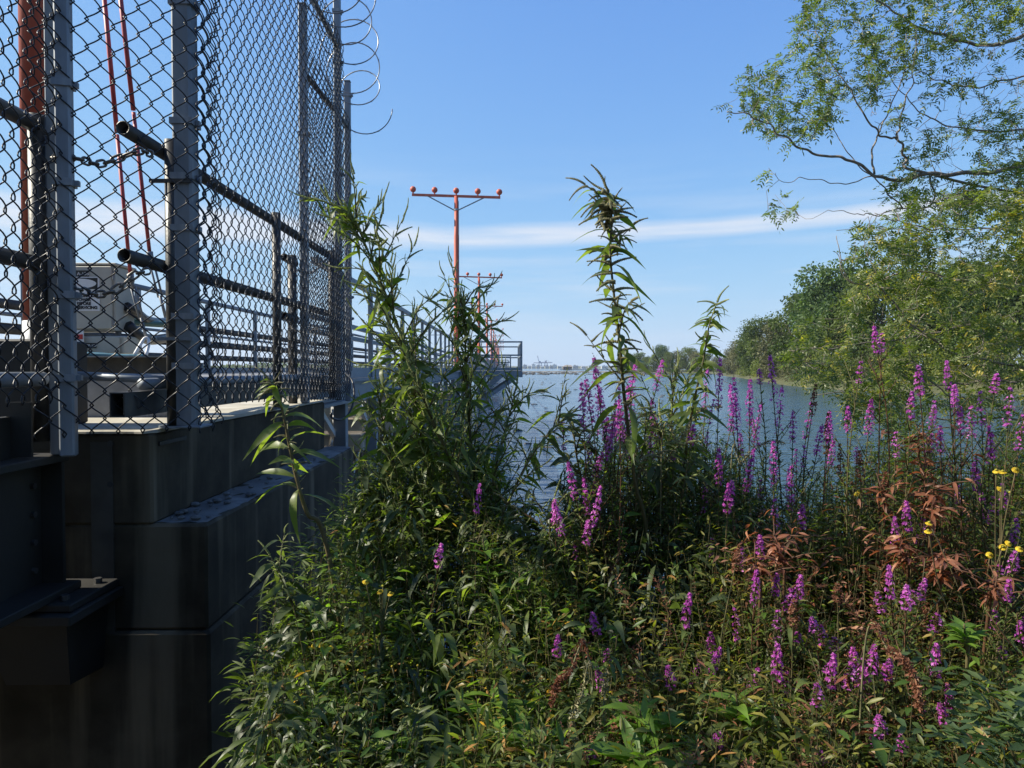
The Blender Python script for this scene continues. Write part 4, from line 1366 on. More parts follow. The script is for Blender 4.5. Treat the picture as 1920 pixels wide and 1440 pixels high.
# substructure
for i, yc in enumerate([7.85, 9.72] + [12.75 + 3.05 * j for j in range(8)]):
    for xx in (-1.80, -4.6):
        MB().box((xx - .065, yc - .065, -3.3), (xx + .065, yc + .065, -.376)).build('column', M['pier'], pier)
    pbox('pile_cap', (-4.5, yc - .28, -1.12), (-1.88, yc + .22, -.88), 'cap', .02)
    for xx in (-2.4, -3.9):
        MB().tube([(xx, yc, -3.4), (xx, yc, -1.121)], .15, 10).build('timber_pile', M['timber'], pier, True)
    MB().bar((-1.84, yc + .12, -.39), (-2.35, yc + .5, -2.3), .02, .16, (0, 1, .3)).build('diagonal_brace', M['b_pale'], pier)
    MB().bar((-1.87, yc + .25, -.88), (-2.15, yc + 1.0, -.38), .05, .06).build('knee_brace', M['b_pale'], pier)
    MB().bar((-1.87, yc + .25, -.88), (-1.87, yc - .75, -.38), .05, .06).build('knee_brace', M['b_pale'], pier)
    pbox('walkway_timber', (-4.5, yc + .6, -1.75), (-1.9, yc + .85, -1.6), 'timber')
    pbox('walkway_timber', (-4.5, yc + 1.1, -2.1), (-1.9, yc + 1.4, -1.95), 'timber')
for k in range(1, 9):
    for xx in (-1.8, -4.6):
        MB().box((xx - .1, 6 + 30.5 * k, -3.3), (xx + .1, 6.3 + 30.5 * k, -.376)).build('column', M['pier'], pier)
        MB().box((xx - .1, 20 + 30.5 * k, -3.3), (xx + .1, 20.3 + 30.5 * k, -.376)).build('column', M['pier'], pier)


# ------------------------------------------------------------------ plant pieces
def leaf_mesh(name, mat, L, hw, droop, K=6, prof=None, fold=.3, curl=0.0):
    V, Q, m = strips([(0, 0, 0)], [(1, 0, 0)], [(0, 0, 1)], L, hw, droop, K, prof, fold)
    if curl:
        V = V.copy()
        V[:, 1] += curl * (V[:, 0] / L) ** 2 * L
    return np_mesh(name, V, Q, mat, np.full(len(V), .5))
HEMPLEAF = {k: [leaf_mesh('leaf', M[k], 1.0, w_, d_, 6, None, .3, c_) for w_, d_, c_ in ((.095, .5, .1), (.12, .9, -.12), (.085, 1.3, .15), (.13, .75, -.05), (.10, 1.1, -.2))] for k in ('hemp', 'hempdark')}
BROADLEAF = [leaf_mesh('leaf', M['broad'], 1.0, w_, d_, 6, (0.12, .7, 1.0, .95, .7, .35, 0), .28, c_) for w_, d_, c_ in ((.15, .25, .1), (.17, .5, -.1), (.13, .1, .05))]
REDLEAF = [leaf_mesh('leaf', M['redleaf'], 1.0, w_, d_, 6, None, .35, c_) for w_, d_, c_ in ((.11, .3, .1), (.13, .7, -.15), (.10, .9, .2))]
def seed_spike(mat, L, r, bend, seed, beads=15, seg=6):
    """beaded seed spike along +X, unit length, bending towards -Z (bend>0) or up"""
    rs = random.Random(seed)
    pts, rr = [], []
    n = beads * 2
    for i in range(n + 1):
        t = i / n
        pts.append((t * L * (1 - .18 * abs(bend) * t), .06 * L * math.sin(t * 4 + seed), -bend * L * t * t * .75))
        base = r * (1 - .62 * t) * (.8 + .2 * min(1, t * 6))
        rr.append(base * (1.22 if i % 2 else .62) * rs.uniform(.85, 1.15))
    mb = MB().tube(pts, rr, seg, True)
    rs2 = random.Random(seed + 9)
    mb.t = [min(1, max(0, .5 + rs2.uniform(-.4, .4))) for _ in mb.t]
    return mb.mesh('seed_spike', M[mat])
SPIKE = {k: [seed_spike(k, 1.0, r_, b_, i) for i, (r_, b_) in enumerate(((.066, .35), (.080, .9), (.056, -.25), (.072, .6)))] for k in ('spike', 'spikegreen')}
def frame(d, roll=0.0, up=(0, 0, 1)):
    d = d.normalized()
    s = Vector(up).cross(d)
    if s.length < 1e-3:
        s = Vector((0, 1, 0)).cross(d)
    s.normalize()
    n = d.cross(s)
    c, q = math.cos(roll), math.sin(roll)
    return Matrix((d, s * c + n * q, n * c - s * q)).transposed().to_4x4()
def place(name, me, parent, p, d, s, roll=0.0, sw=1.0):
    m = frame(d, roll)
    m = Matrix.Translation(p) @ m @ Matrix.Diagonal((s, s * sw, s, 1))
    return link(name, me, parent, m)
def path_world(px):
    return [at(u, v, y) for u, v, y in px]
def root_at(p, dx=0.0, dy=0.0):
    x, y_ = p.x + dx, p.y + dy
    return Vector((x, y_, gz(x, y_) - .03))
def tangent(path, i):
    return (path[min(i + 1, len(path) - 1)] - path[max(i - 1, 0)]).normalized()

GH = 'tall drooping water weeds on the bank'
def hemp(label, px, nleaf, ll, nspike, sl, key='hemp', spk='spike', r=.010, t0=.35, nbranch=0, bl=.3, seed=0, rootd=(0, 0), upspike=False, leafend=1.0, spk0=None):
    """tall weed: stem through pixel points (tip first), drooping lance leaves, beaded spikes in the axils"""
    rs = random.Random(seed)
    pts = path_world(px)
    pts.append(root_at(pts[-1], *rootd))
    pts.reverse()
    n = 46
    path = smooth_path(pts, n)
    o = thing('water_weed', label, 'weed', path[0], GH)
    st_ = MB().tube(path, [r * (1 - .78 * (i / (n - 1)) ** 1.2) for i in range(n)], 7)
    Lh = (path[-1] - path[0]).length
    def dress(pth, k0, nl, l0, ns, s0, start):
        m = len(pth)
        for j in range(nl):
            t = start + (leafend - start) * (j + rs.random() * .5) / nl
            i = min(int(t * (m - 1)), m - 1)
            a = j * 2.4 + rs.uniform(-.5, .5)
            tg = tangent(pth, i)
            d = Vector((math.cos(a), math.sin(a), 0)) * 1.0 + tg * rs.uniform(.35, .9)
            sz = l0 * (1.2 - .85 * max(0, t - .25)) * rs.uniform(.5, 1.25)
            place('leaf', rs.choice(HEMPLEAF[key]), o, pth[i], d + Vector((0, 0, rs.uniform(-.8, .3))), sz, rs.uniform(-.9, .9), rs.uniform(.7, 1.3))
        for j in range(ns):
            t = (start if spk0 is None else spk0) + (1 - (start if spk0 is None else spk0)) * ((j + rs.random()) / ns) ** .9
            i = min(int(t * (m - 1)), m - 1)
            a = j * 2.4 + 1.1 + rs.uniform(-.7, .7)
            tg = tangent(pth, i)
            d = Vector((math.cos(a), math.sin(a), 0)) * (.55 if upspike else .95) + tg * (1.1 if upspike else rs.uniform(.1, .8))
            place('seed_spike', rs.choice(SPIKE[spk][0:1] + SPIKE[spk][2:3] if upspike else SPIKE[spk]), o, pth[i], d, s0 * rs.uniform(.55, 1.15), rs.uniform(-.4, .4), 1.0)
        if ns:
            place('seed_spike', SPIKE[spk][2 if upspike else 0], o, pth[-1], tangent(pth, m - 1), s0 * 1.1)
    dress(path, 0, nleaf, ll, nspike, sl, t0)
    for b in range(nbranch):
        t = t0 * .9 + (.95 - t0 * .9) * (b + rs.random() * .6) / nbranch
        i = int(t * (n - 1))
        a = b * 2.4 + rs.uniform(-.6, .6)
        d = (Vector((math.cos(a), math.sin(a) * .8, 0)) * .8 + tangent(path, i) * .8).normalized()
        L_ = bl * (1.25 - .8 * (t - t0)) * rs.uniform(.7, 1.2)
        bp = smooth_path([path[i], path[i] + d * L_ * .5 + Vector((0, 0, .02)), path[i] + d * L_ + Vector((0, 0, L_ * rs.uniform(-.15, .35)))], 10)
        st_.tube(bp, [r * .42 * (1 - .7 * q / 9) for q in range(10)], 5)
        dress(bp, 0, rs.randint(3, 6), ll * .75, rs.randint(6, 9), sl * .8, .1)
    rs3 = random.Random(seed + 3)
    st_.t = [rs3.uniform(.3, .7) for _ in st_.t]
    st_.build('stem', M['stem'], o, True)
    return o
hemp('tallest water weed with nodding seed head standing against the blue sky', [(1136, 352, 2.6), (1147, 395, 2.6), (1144, 470, 2.6), (1152, 560, 2.6), (1163, 650, 2.62), (1170, 740, 2.66), (1190, 900, 2.75), (1215, 1060, 2.85)], 50, .15, 90, .095, 'hemp', 'spike', .0085, .28, 5, .16, 1, (.05, .3), False, .985)
_o = [o for o in bpy.data.objects if o.name.startswith('water_weed')][-1]
_r = random.Random(77)
for q_ in range(26):
    p_ = at(1136 + _r.uniform(-8, 12), 372 + q_ * 2.2, 2.6)
    a_ = q_ * 2.4
    place('seed_spike', SPIKE['spike'][_r.choice((0, 1, 1, 3))], _o, p_, Vector((math.cos(a_), math.sin(a_), _r.uniform(-.3, .5))), _r.uniform(.05, .10), 0, 1.5)
hemp('second water weed with a dense drooping leafy tip in front of the far bank', [(1345, 566, 2.9), (1330, 610, 2.9), (1318, 680, 2.9), (1300, 760, 2.92), (1285, 860, 2.98), (1275, 1000, 3.05)], 100, .115, 34, .075, 'hemp', 'spikegreen', .008, .26, 0, .3, 2, (.0, .3))
hemp('leafless headed water weed leaning over the end of the fence', [(652, 402, 2.75), (672, 430, 2.75), (702, 500, 2.75), (738, 590, 2.78), (770, 680, 2.8), (812, 790, 2.85), (860, 900, 2.9), (905, 1040, 2.95)], 50, .12, 64, .09, 'hemp', 'spikegreen', .0095, .26, 34, .23, 3, (.05, .2), True)
hemp('bushy water weed with pale green spikes hiding the pier railing', [(865, 560, 3.0), (872, 610, 3.0), (873, 690, 3.0), (880, 800, 3.02), (893, 930, 3.05), (905, 1050, 3.1)], 60, .13, 64, .075, 'hemp', 'spikegreen', .0095, .26, 38, .24, 4, (.05, .2), True)
hemp('broad water weed filling the space before the pier columns', [(757, 640, 2.95), (770, 720, 2.95), (790, 820, 3.0), (815, 930, 3.0), (840, 1060, 3.05)], 60, .13, 64, .075, 'hemp', 'spikegreen', .0085, .24, 36, .24, 5, (.05, .2), True)
hemp('leaning water weed with slender spikes over the stepped ledge', [(705, 720, 3.0), (720, 800, 3.0), (745, 890, 3.0), (775, 990, 3.0), (800, 1100, 3.0)], 44, .13, 30, .07, 'hemp', 'spikegreen', .008, .25, 20, .22, 6, (.05, .2), True)
hemp('arching water weed whose light spikes reach right across the open water', [(1075, 772, 2.8), (1040, 800, 2.8), (1000, 850, 2.82), (965, 915, 2.85), (935, 990, 2.9), (920, 1100, 2.95)], 24, .12, 26, .065, 'hemp', 'spikegreen', .008, .35, 8, .2, 7, (.0, .2), True)
hemp('thin water weed with forked tip beside the platform brace', [(968, 725, 3.0), (955, 780, 3.0), (935, 850, 3.0), (920, 940, 3.02), (915, 1050, 3.05)], 22, .13, 18, .08, 'hemp', 'spikegreen', .008, .34, 7, .2, 8, (.0, .2), True)
hemp('curved weed tip with long hanging leaves in front of the abutment', [(505, 712, 2.6), (522, 740, 2.6), (536, 800, 2.6), (552, 880, 2.6), (575, 960, 2.6), (620, 1060, 2.65)], 30, .17, 34, .065, 'hemp', 'spike', .010, .40, 0, .2, 9, (.15, .1), False)
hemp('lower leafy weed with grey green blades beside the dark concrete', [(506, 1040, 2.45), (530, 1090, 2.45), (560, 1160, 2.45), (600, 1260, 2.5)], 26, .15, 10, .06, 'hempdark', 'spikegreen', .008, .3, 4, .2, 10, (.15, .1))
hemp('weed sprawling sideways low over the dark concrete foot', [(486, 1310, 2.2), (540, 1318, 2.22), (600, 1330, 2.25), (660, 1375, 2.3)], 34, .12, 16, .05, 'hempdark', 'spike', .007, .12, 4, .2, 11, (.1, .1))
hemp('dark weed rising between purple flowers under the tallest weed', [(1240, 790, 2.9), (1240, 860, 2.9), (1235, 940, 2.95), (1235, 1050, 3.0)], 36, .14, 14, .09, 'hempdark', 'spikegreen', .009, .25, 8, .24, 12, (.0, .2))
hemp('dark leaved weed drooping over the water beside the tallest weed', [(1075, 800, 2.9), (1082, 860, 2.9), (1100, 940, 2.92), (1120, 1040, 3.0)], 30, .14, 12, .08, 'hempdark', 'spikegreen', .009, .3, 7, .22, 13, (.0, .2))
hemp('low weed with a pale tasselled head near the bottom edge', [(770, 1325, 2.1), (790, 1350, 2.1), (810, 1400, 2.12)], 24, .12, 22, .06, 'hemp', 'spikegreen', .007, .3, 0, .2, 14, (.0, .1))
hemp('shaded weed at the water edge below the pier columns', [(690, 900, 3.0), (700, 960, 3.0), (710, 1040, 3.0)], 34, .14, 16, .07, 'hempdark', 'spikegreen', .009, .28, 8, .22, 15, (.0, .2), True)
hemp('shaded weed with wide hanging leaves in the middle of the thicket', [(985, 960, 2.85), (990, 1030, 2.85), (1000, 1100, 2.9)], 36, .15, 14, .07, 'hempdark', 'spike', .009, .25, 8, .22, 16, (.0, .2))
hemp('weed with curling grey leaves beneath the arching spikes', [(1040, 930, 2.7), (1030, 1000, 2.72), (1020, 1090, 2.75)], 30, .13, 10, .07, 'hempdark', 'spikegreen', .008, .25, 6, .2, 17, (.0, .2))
hemp('yellow green forked weed stem behind the second drooping weed', [(1270, 690, 3.3), (1262, 740, 3.3), (1258, 820, 3.3), (1255, 930, 3.35)], 26, .12, 22, .09, 'hemp', 'spikegreen', .009, .36, 5, .2, 18, (.0, .2), True)

# ------------------------------------------------------------------ purple loosestrife
def flower_spike_mesh(L, rad, seed, dens=1.0, dry=0.0):
    """flowers with five petals in whorls round a bare axis along +Z"""
    rs = np.random.default_rng(seed)
    LV = Leaves()
    n = int(L / .0075 * dens * 5)
    zt = rs.random(n) ** .85
    # gaps between whorls
    zt = np.clip((np.floor(zt * L / .022) + rs.normal(.5, .22, n)) * .022 / L, 0, 1)
    prof = rs.uniform(.6, 1.25, n) * np.clip(1.12 - zt ** 2.2, .18, 1) * (.55 + .45 * np.clip(zt * 5, 0, 1))
    a = rs.random(n) * 6.283
    C = np.stack([np.cos(a) * rad * .62 * prof, np.sin(a) * rad * .62 * prof, zt * L], 1)
    Dn = np.stack([np.cos(a), np.sin(a), rs.uniform(.0, .8, n)], 1)
    Dn /= np.linalg.norm(Dn, axis=1, keepdims=True)
    T1 = np.cross(Dn, [0, 0, 1.0])
    T1 /= np.linalg.norm(T1, axis=1, keepdims=True)
    T2 = np.cross(Dn, T1)
    tint = np.clip(rs.normal(.42, .28, n), 0, 1)
    for k in range(5):
        th = k * 1.2566 + rs.random(n) * .8
        D = T1 * np.cos(th)[:, None] + T2 * np.sin(th)[:, None] + Dn * .55
        LV.strips(C, D, Dn, rad * .33 * rs.uniform(.6, 1.3, n), rad * .085, .1, 2, OVAL[2], .2, tint)
    petals = LV.mesh('flower_spike', M['petal' if not dry else 'petaldry'])
    return petals
def calyx_mesh(L, rad, seed):
    rs = np.random.default_rng(seed)
    LV = Leaves()
    n = int(L / .004)
    zt = rs.random(n)
    a = rs.random(n) * 6.283
    D = np.stack([np.cos(a), np.sin(a), rs.uniform(.3, 1.2, n)], 1)
    LV.strips(np.stack([0 * a, 0 * a, zt * L * 1.06], 1), D, D + [0, 0, 1.0], rad * .62 * (1.15 - .6 * zt), rad * .11, .0, 2, OVAL[2], .2)
    m = LV.mesh('calyx', M['stemred'])
    return m
FSP = [(L_, flower_spike_mesh(L_, .018 + .018 * L_, i, d_ * .8), calyx_mesh(L_, .022, i)) for i, (L_, d_) in enumerate(((.10, 1.0), (.15, 1.0), (.20, .95), (.26, .85), (.20, .5), (.15, .45), (.30, .6)))]
DRY = [(L_, flower_spike_mesh(L_, .020, 40 + i, 1.1, 1.0)) for i, L_ in enumerate((.14, .22))]
GL = 'purple loosestrife on the bank'
lcount = 0
def loose(label, u, v, flen, y, lean=(0, 0), sparse=False, leaves=84, dry=False, top=None, green=None):
    """one flowering stem: tip at pixel (u, v), flowers for flen pixels below it"""
    global lcount
    lcount += 1
    rs = random.Random(1000 + lcount)
    rn = np.random.default_rng(2000 + lcount)
    tip = at(u, v, y)
    g_ = root_at(tip, lean[0] + rs.gauss(0, .11), lean[1] + rs.uniform(-.05, .1))
    mid = g_.lerp(tip, .5) + Vector((rs.uniform(-.09, .09) - lean[0] * .12, rs.uniform(-.03, .03), 0))
    q = g_.lerp(tip, .78) + Vector((rs.uniform(-.05, .05) - lean[0] * .08, 0, 0))
    path = smooth_path([g_, mid, q, tip], 26)
    o = thing('purple_loosestrife', label, 'wildflower', g_, GL)
    sm = MB().tube(path, [.0052 * (1 - .72 * i / 25) for i in range(26)], 5)
    sm.t = [rs.uniform(.2, .8) for _ in sm.t]
    Lw = flen * y / F
    tot = (tip - g_).length
    LV = Leaves()
    tf = max(.25, 1 - Lw / tot)
    ts = np.linspace(max(.12, tf - .75), tf, max(6, leaves // 2))
    P, D, Ls = [], [], []
    for k, t in enumerate(ts):
        x = t * 25
        i = min(int(x), 24)
        p = path[i].lerp(path[i + 1], x - i)
        a = k * 1.571 + rs.uniform(-.4, .4)
        for s_ in (0, math.pi):
            P.append(p)
            D.append((math.cos(a + s_), math.sin(a + s_), rs.uniform(.25, 1.0)))
            Ls.append((.070 - .034 * (t - ts[0]) / (ts[-1] - ts[0])) * rs.uniform(.7, 1.25))
        if rs.random() < .25 and t < tf - .05:                       # short side shoots
            a2 = rs.uniform(0, 6.28)
            dv = Vector((math.cos(a2), math.sin(a2), 1.3)).normalized()
            ln = rs.uniform(.06, .16)
            sm.tube([p, p + dv * ln * .6, p + dv * ln + Vector((0, 0, .01))], [.002, .0016, .001], 4)
            for z_ in range(6):
                pp_ = p + dv * ln * (.3 + .14 * z_)
                a3 = rs.uniform(0, 6.28)
                P.append(pp_)
                D.append((math.cos(a3), math.sin(a3), .8))
                Ls.append(rs.uniform(.02, .04))
    LV.strips(np.array(P), np.array(D), np.tile((0, 0, 1.0), (len(P), 1)), np.array(Ls), np.array(Ls) * .11, rn.uniform(.0, .5, len(P)), 3)
    sm.build('stem', M['stemred' if rs.random() < .6 else 'stem'], o, True)
    LV.build('foliage', M['loose'], o)
    # the flowering part follows the stem's end
    base = path[min(int(tf * 25), 24)]
    d = (tip - base).normalized()
    if dry:
        L0, me = min(DRY, key=lambda q_: abs(q_[0] - Lw))
        link('seed_head', me, o, Matrix.Translation(base) @ d.to_track_quat('Z', 'Y').to_matrix().to_4x4() @ Matrix.Diagonal((1, 1, Lw / L0, 1)))
        return o
    pool = [f for i, f in enumerate(FSP) if (i >= 4) == sparse]
    L0, me, cx = min(pool, key=lambda q_: abs(q_[0] - Lw))
    k_ = Lw / L0
    mt = Matrix.Translation(base) @ d.to_track_quat('Z', 'Y').to_matrix().to_4x4() @ Matrix.Rotation(rs.uniform(0, 6.28), 4, 'Z') @ Matrix.Diagonal((rs.uniform(.85, 1.15), rs.uniform(.85, 1.15), k_, 1))
    fsp = link('flower_spike', me, o, mt)
    c_ = link('calyx', cx, o, mt)
    c_['kind'] = 'stuff'
    return o
LO = [
 ('purple flower spike left of the tallest weed stem, topmost of the pair there', 1116, 692, 105, 2.75, (.16, .1)),
 ('lower purple flower spike at the outer side of the tall flower cluster', 1091, 728, 90, 2.72, (.20, .1)),
 ('purple flower spike touching the far shore right beside the tallest weed', 1190, 695, 95, 2.8, (.05, .1)),
 ('single purple spike crossing the far shoreline beyond the tallest weed', 1241, 682, 60, 2.8, (.0, .1)),
 ('broad bright purple spike in the middle of the cluster under the tallest weed', 1162, 752, 80, 2.65, (.07, .1)),
 ('magenta spike close under the broad bright purple one', 1150, 790, 90, 2.7, (.10, .1)),
 ('purple spike on the inner side of the cluster just above the water', 1180, 745, 70, 2.85, (.04, .1)),
 ('small purple flower tuft low on the cluster stems', 1133, 838, 36, 2.7, (.1, .1)),
 ('thin flower spike in the cluster beside the broad bright one', 1128, 760, 110, 2.8, (.12, .1)),
 ('purple spike in front of the drooping weed near the water', 1302, 790, 40, 2.8, (-.02, .1)),
 ('tall slim loosestrife rising clear above the water beyond the drooping weed', 1349, 700, 110, 3.0, (.02, .1)),
 ('twin topped loosestrife pair, the lower pale one, against the shoreline', 1424, 698, 30, 3.0, (.04, .1)),
 ('twin topped loosestrife pair, the fuller flowered one, against the shoreline', 1446, 693, 100, 3.0, (.0, .1)),
 ('slim flowered stem standing in open water between two taller spikes', 1406, 735, 95, 3.1, (.02, .1)),
 ('thin mauve stem close to the slim flowered stem', 1370, 735, 60, 3.15, (.02, .1)),
 ('short pink tipped spike standing alone over the water', 1487, 788, 60, 3.0, (.01, .1)),
 ('thin dark bud stem above the open water', 1520, 760, 70, 3.1, (.01, .1)),
 ('purple spike with long bare base against the water', 1538, 815, 60, 3.0, (.01, .1)),
 ('lone purple flower high in front of the locust foliage', 1638, 606, 55, 2.5, (.12, .1)),
 ('large purple flower head below the locust branches', 1722, 688, 60, 2.4, (.08, .1)),
 ('large purple flower head hanging lower below the locust branches', 1710, 735, 55, 2.45, (.08, .1)),
 ('purple flower head tucked under the pale locust branch', 1775, 680, 60, 2.5, (.05, .1)),
 ('purple flower patch in the shade of the locust', 1790, 735, 40, 2.6, (.05, .1)),
 ('purple flower at the picture edge below the locust branch', 1868, 712, 40, 2.4, (.02, .1)),
 ('deep purple flower spike low at the locust edge', 1893, 745, 75, 2.35, (.02, .1)),
 ('pale purple flower spray leaning over shaded water', 1800, 770, 60, 2.5, (.06, .1)),
 ('purple spray between the two leaning sprays', 1838, 745, 65, 2.5, (.03, .1)),
 ('rosy flower spike over the rusty weeds', 1632, 770, 70, 2.7, (.02, .1)),
 ('purple spike standing in the rusty stems near the water', 1590, 765, 50, 2.8, (.02, .1)),
 ('shaded violet spike over the dark water', 1066, 872, 75, 2.6, (.06, .1)),
 ('dark violet spike in the shade below the big cluster', 1124, 925, 80, 2.55, (.08, .1)),
 ('small violet spike low beside the arching weed', 1040, 945, 50, 2.6, (.04, .1)),
 ('violet spike half hidden in the bushy weeds by the pier', 898, 925, 60, 2.6, (.04, .1)),
 ('faint mauve spikes over the thicket left of the bare stems', 1348, 845, 70, 2.7, (.02, .1)),
 ('bright spike low in front of the water weeds', 1365, 925, 60, 2.6, (.02, .1)),
 ('mauve flowers along a slanting stem over the thicket', 1410, 860, 90, 2.7, (.03, .1)),
 ('pink violet spike above the red leaved plants', 1484, 880, 70, 2.7, (.02, .1)),
 ('violet stem behind the pink violet spike', 1450, 850, 90, 2.85, (.02, .1)),
 ('strong violet spike standing in front of the rust red leaves', 1700, 955, 62, 2.3, (.04, .1)),
 ('violet flower head in the middle of the lower thicket', 1292, 1125, 72, 2.15, (.02, .1)),
 ('violet spike low in the thicket under the red leaves', 1350, 1215, 58, 2.1, (.02, .1)),
 ('small violet spike in the deep shade of the thicket', 1112, 1158, 50, 2.2, (.02, .1)),
 ('pale violet spike beside the deep shade', 1046, 1200, 45, 2.2, (.02, .1)),
 ('violet spike hanging over a dry arching stem', 1122, 1262, 50, 2.05, (.02, .1)),
 ('violet flowers in two small tiers low in the thicket', 1254, 1260, 50, 2.05, (.02, .1)),
 ('thick violet flower head brightest in the lower thicket', 1458, 1225, 78, 1.95, (.02, .1)),
 ('dark violet cluster above the lower thicket', 1418, 1075, 70, 2.15, (.02, .1)),
 ('violet flower tuft beside the rusty seed heads', 1500, 1090, 55, 2.15, (.02, .1)),
 ('violet flower tuft among the red leaves', 1425, 1010, 50, 2.3, (.02, .1)),
 ('violet spike in the sunny undergrowth', 1668, 1085, 70, 2.1, (.02, .1)),
 ('long violet spray leaning in the lower thicket', 1562, 1240, 75, 1.95, (-.06, .1)),
 ('violet flower head just above the long leaning spray', 1600, 1212, 40, 1.98, (.02, .1)),
 ('double violet flower head beside the dry arching stem', 1638, 1220, 75, 1.95, (.02, .1)),
 ('fading violet flower head near the picture edge', 1755, 1215, 70, 1.95, (.02, .1)),
 ('violet tuft close under the red seed head', 1523, 1165, 30, 2.05, (.02, .1)),
 ('low violet flower near the sapling leaves', 1762, 1320, 45, 1.8, (.02, .1)),
 ('low violet flower in the dark lower corner thicket', 1648, 1345, 45, 1.8, (.02, .1)),
 ('low violet flower at the bottom of the thicket', 1350, 1370, 36, 1.85, (.02, .1)),
 ('tiny violet flower tuft at the very bottom edge', 1536, 1400, 30, 1.8, (.02, .1)),
 ('tiny violet flower below the dry hanging stem', 1104, 1400, 30, 1.9, (.02, .1)),
 ('violet flower tuft high at the right picture edge', 1905, 1030, 45, 2.1, (.0, .1)),
 ('violet flower tuft lower at the right picture edge', 1893, 1085, 45, 2.05, (.0, .1)),
 ('violet flowers leaning in from the right picture edge', 1912, 1165, 45, 2.0, (.0, .1)),
 ('shaded violet sprig over the yellow flowers', 826, 1030, 50, 2.5, (.02, .1)),
 ('pale rosy seed spray by the sunny undergrowth', 1735, 1085, 45, 2.1, (.02, .1)),
 ('violet sprig over the water near the yellow flowers at the edge', 1880, 920, 60, 2.4, (.06, .1)),
 ('mauve sprig between the locust twigs and the rust red leaves', 1828, 880, 60, 2.5, (.04, .1)),
]
for i, (lb_, u, v, fl_, y, ln_) in enumerate(LO):
    loose(lb_, u, v, fl_, y, ln_, sparse=(u > 1360 and v < 930 and fl_ > 60 and i % 2 == 0))
rc_ = random.Random(91)
for i, (lb_, u, v, fl_, y, ln_) in enumerate(LO):
    if u < 1030 or (i % 4 == 3 and v < 930):
        continue
    for q in range(2 if v < 900 or u > 1380 else 1):
        over = v < 930
        side = (-1, 1)[(q + i) % 2]
        loose(' '.join((('thin', 'short')[not over] + (' companion left of ' if side < 0 else ' companion right of ') + lb_).split()[:16]), u + side * rc_.uniform(14, 42), v + rc_.uniform(15, 90), fl_ * rc_.uniform(.55, 1.0), y + rc_.uniform(-.1, .25), ln_, sparse=rc_.random() < .6, leaves=70)
for lb_, u, v, fl_, y in (('brown finished flower spike leaning over the water', 1528, 735, 60, 3.0), ('rusty seed spike above the water by the mauve stems', 1575, 840, 70, 2.9),
                          ('rusty seed spike before the locust tips', 1552, 790, 80, 2.9), ('rusty red seed head low in the thicket', 1488, 1140, 60, 2.05),
                          ('orange brown seed head under the red leaves', 1385, 1030, 50, 2.2), ('russet seed spike in the rust red plants', 1660, 900, 60, 2.5),
                          ('small russet seed head in the middle thicket', 1570, 1090, 40, 2.1), ('russet seed spike over shaded water', 1612, 860, 60, 2.6)):
    loose(lb_, u, v, fl_, y, (.04, .1), dry=True, leaves=24)

# dry arching seed stems
GD = 'dry arching seed stems'
for i, (lb_, px) in enumerate((('long dry seed stem arching in the lower thicket', [(1725, 1330, 1.75), (1718, 1290, 1.75), (1700, 1245, 1.76), (1668, 1222, 1.8), (1620, 1230, 1.9)]),
                               ('dry seed stem hanging in a hook in the dark thicket', [(1035, 1325, 2.0), (1043, 1285, 2.0), (1068, 1258, 2.02), (1105, 1250, 2.1)]),
                               ('long hanging dry stem at the bottom of the dark thicket', [(1095, 1425, 1.9), (1078, 1390, 1.9), (1072, 1350, 1.9), (1090, 1305, 1.95), (1112, 1285, 2.0)]),
                               ('short hanging dry stem beside the long hanging one', [(1145, 1400, 1.95), (1132, 1375, 1.95), (1130, 1350, 1.95), (1140, 1300, 2.0)]),
                               ('straw coloured bent stem crossing over the water and purple spikes', [(1470, 830, 2.9), (1440, 828, 2.9), (1412, 845, 2.88), (1390, 868, 2.85), (1370, 900, 2.85)]),
                               ('pale bent stem looping above the dark weeds', [(1350, 762, 2.8), (1320, 765, 2.8), (1295, 790, 2.8), (1272, 830, 2.82), (1240, 860, 2.85)]))):
    pts = path_world(px)
    pts.append(root_at(pts[-1], .05, .15))
    pts.reverse()
    path = smooth_path(pts, 60)
    o = thing('dry_seed_stem', lb_, 'dry stem', path[0], GD)
    sm = MB().tube(path, [.0030 * (1 - .5 * q / 59) for q in range(60)], 5)
    sm.build('stem', M['spike'], o, True)
    rn = np.random.default_rng(300 + i)
    LV = Leaves()
    n = 520 if i < 4 else 260
    k = rn.integers(16, 60, n)
    Pp = np.array([path[q][:] for q in k]) + rn.normal(0, .004, (n, 3))
    LV.strips(Pp, rn.normal(size=(n, 3)), rn.normal(size=(n, 3)), rn.uniform(.006, .017 if i < 4 else .011, n), .0025, .1, 2, OVAL[2], .2)
    LV.build('seeds', M['petaldry' if i < 2 else 'spike'], o)

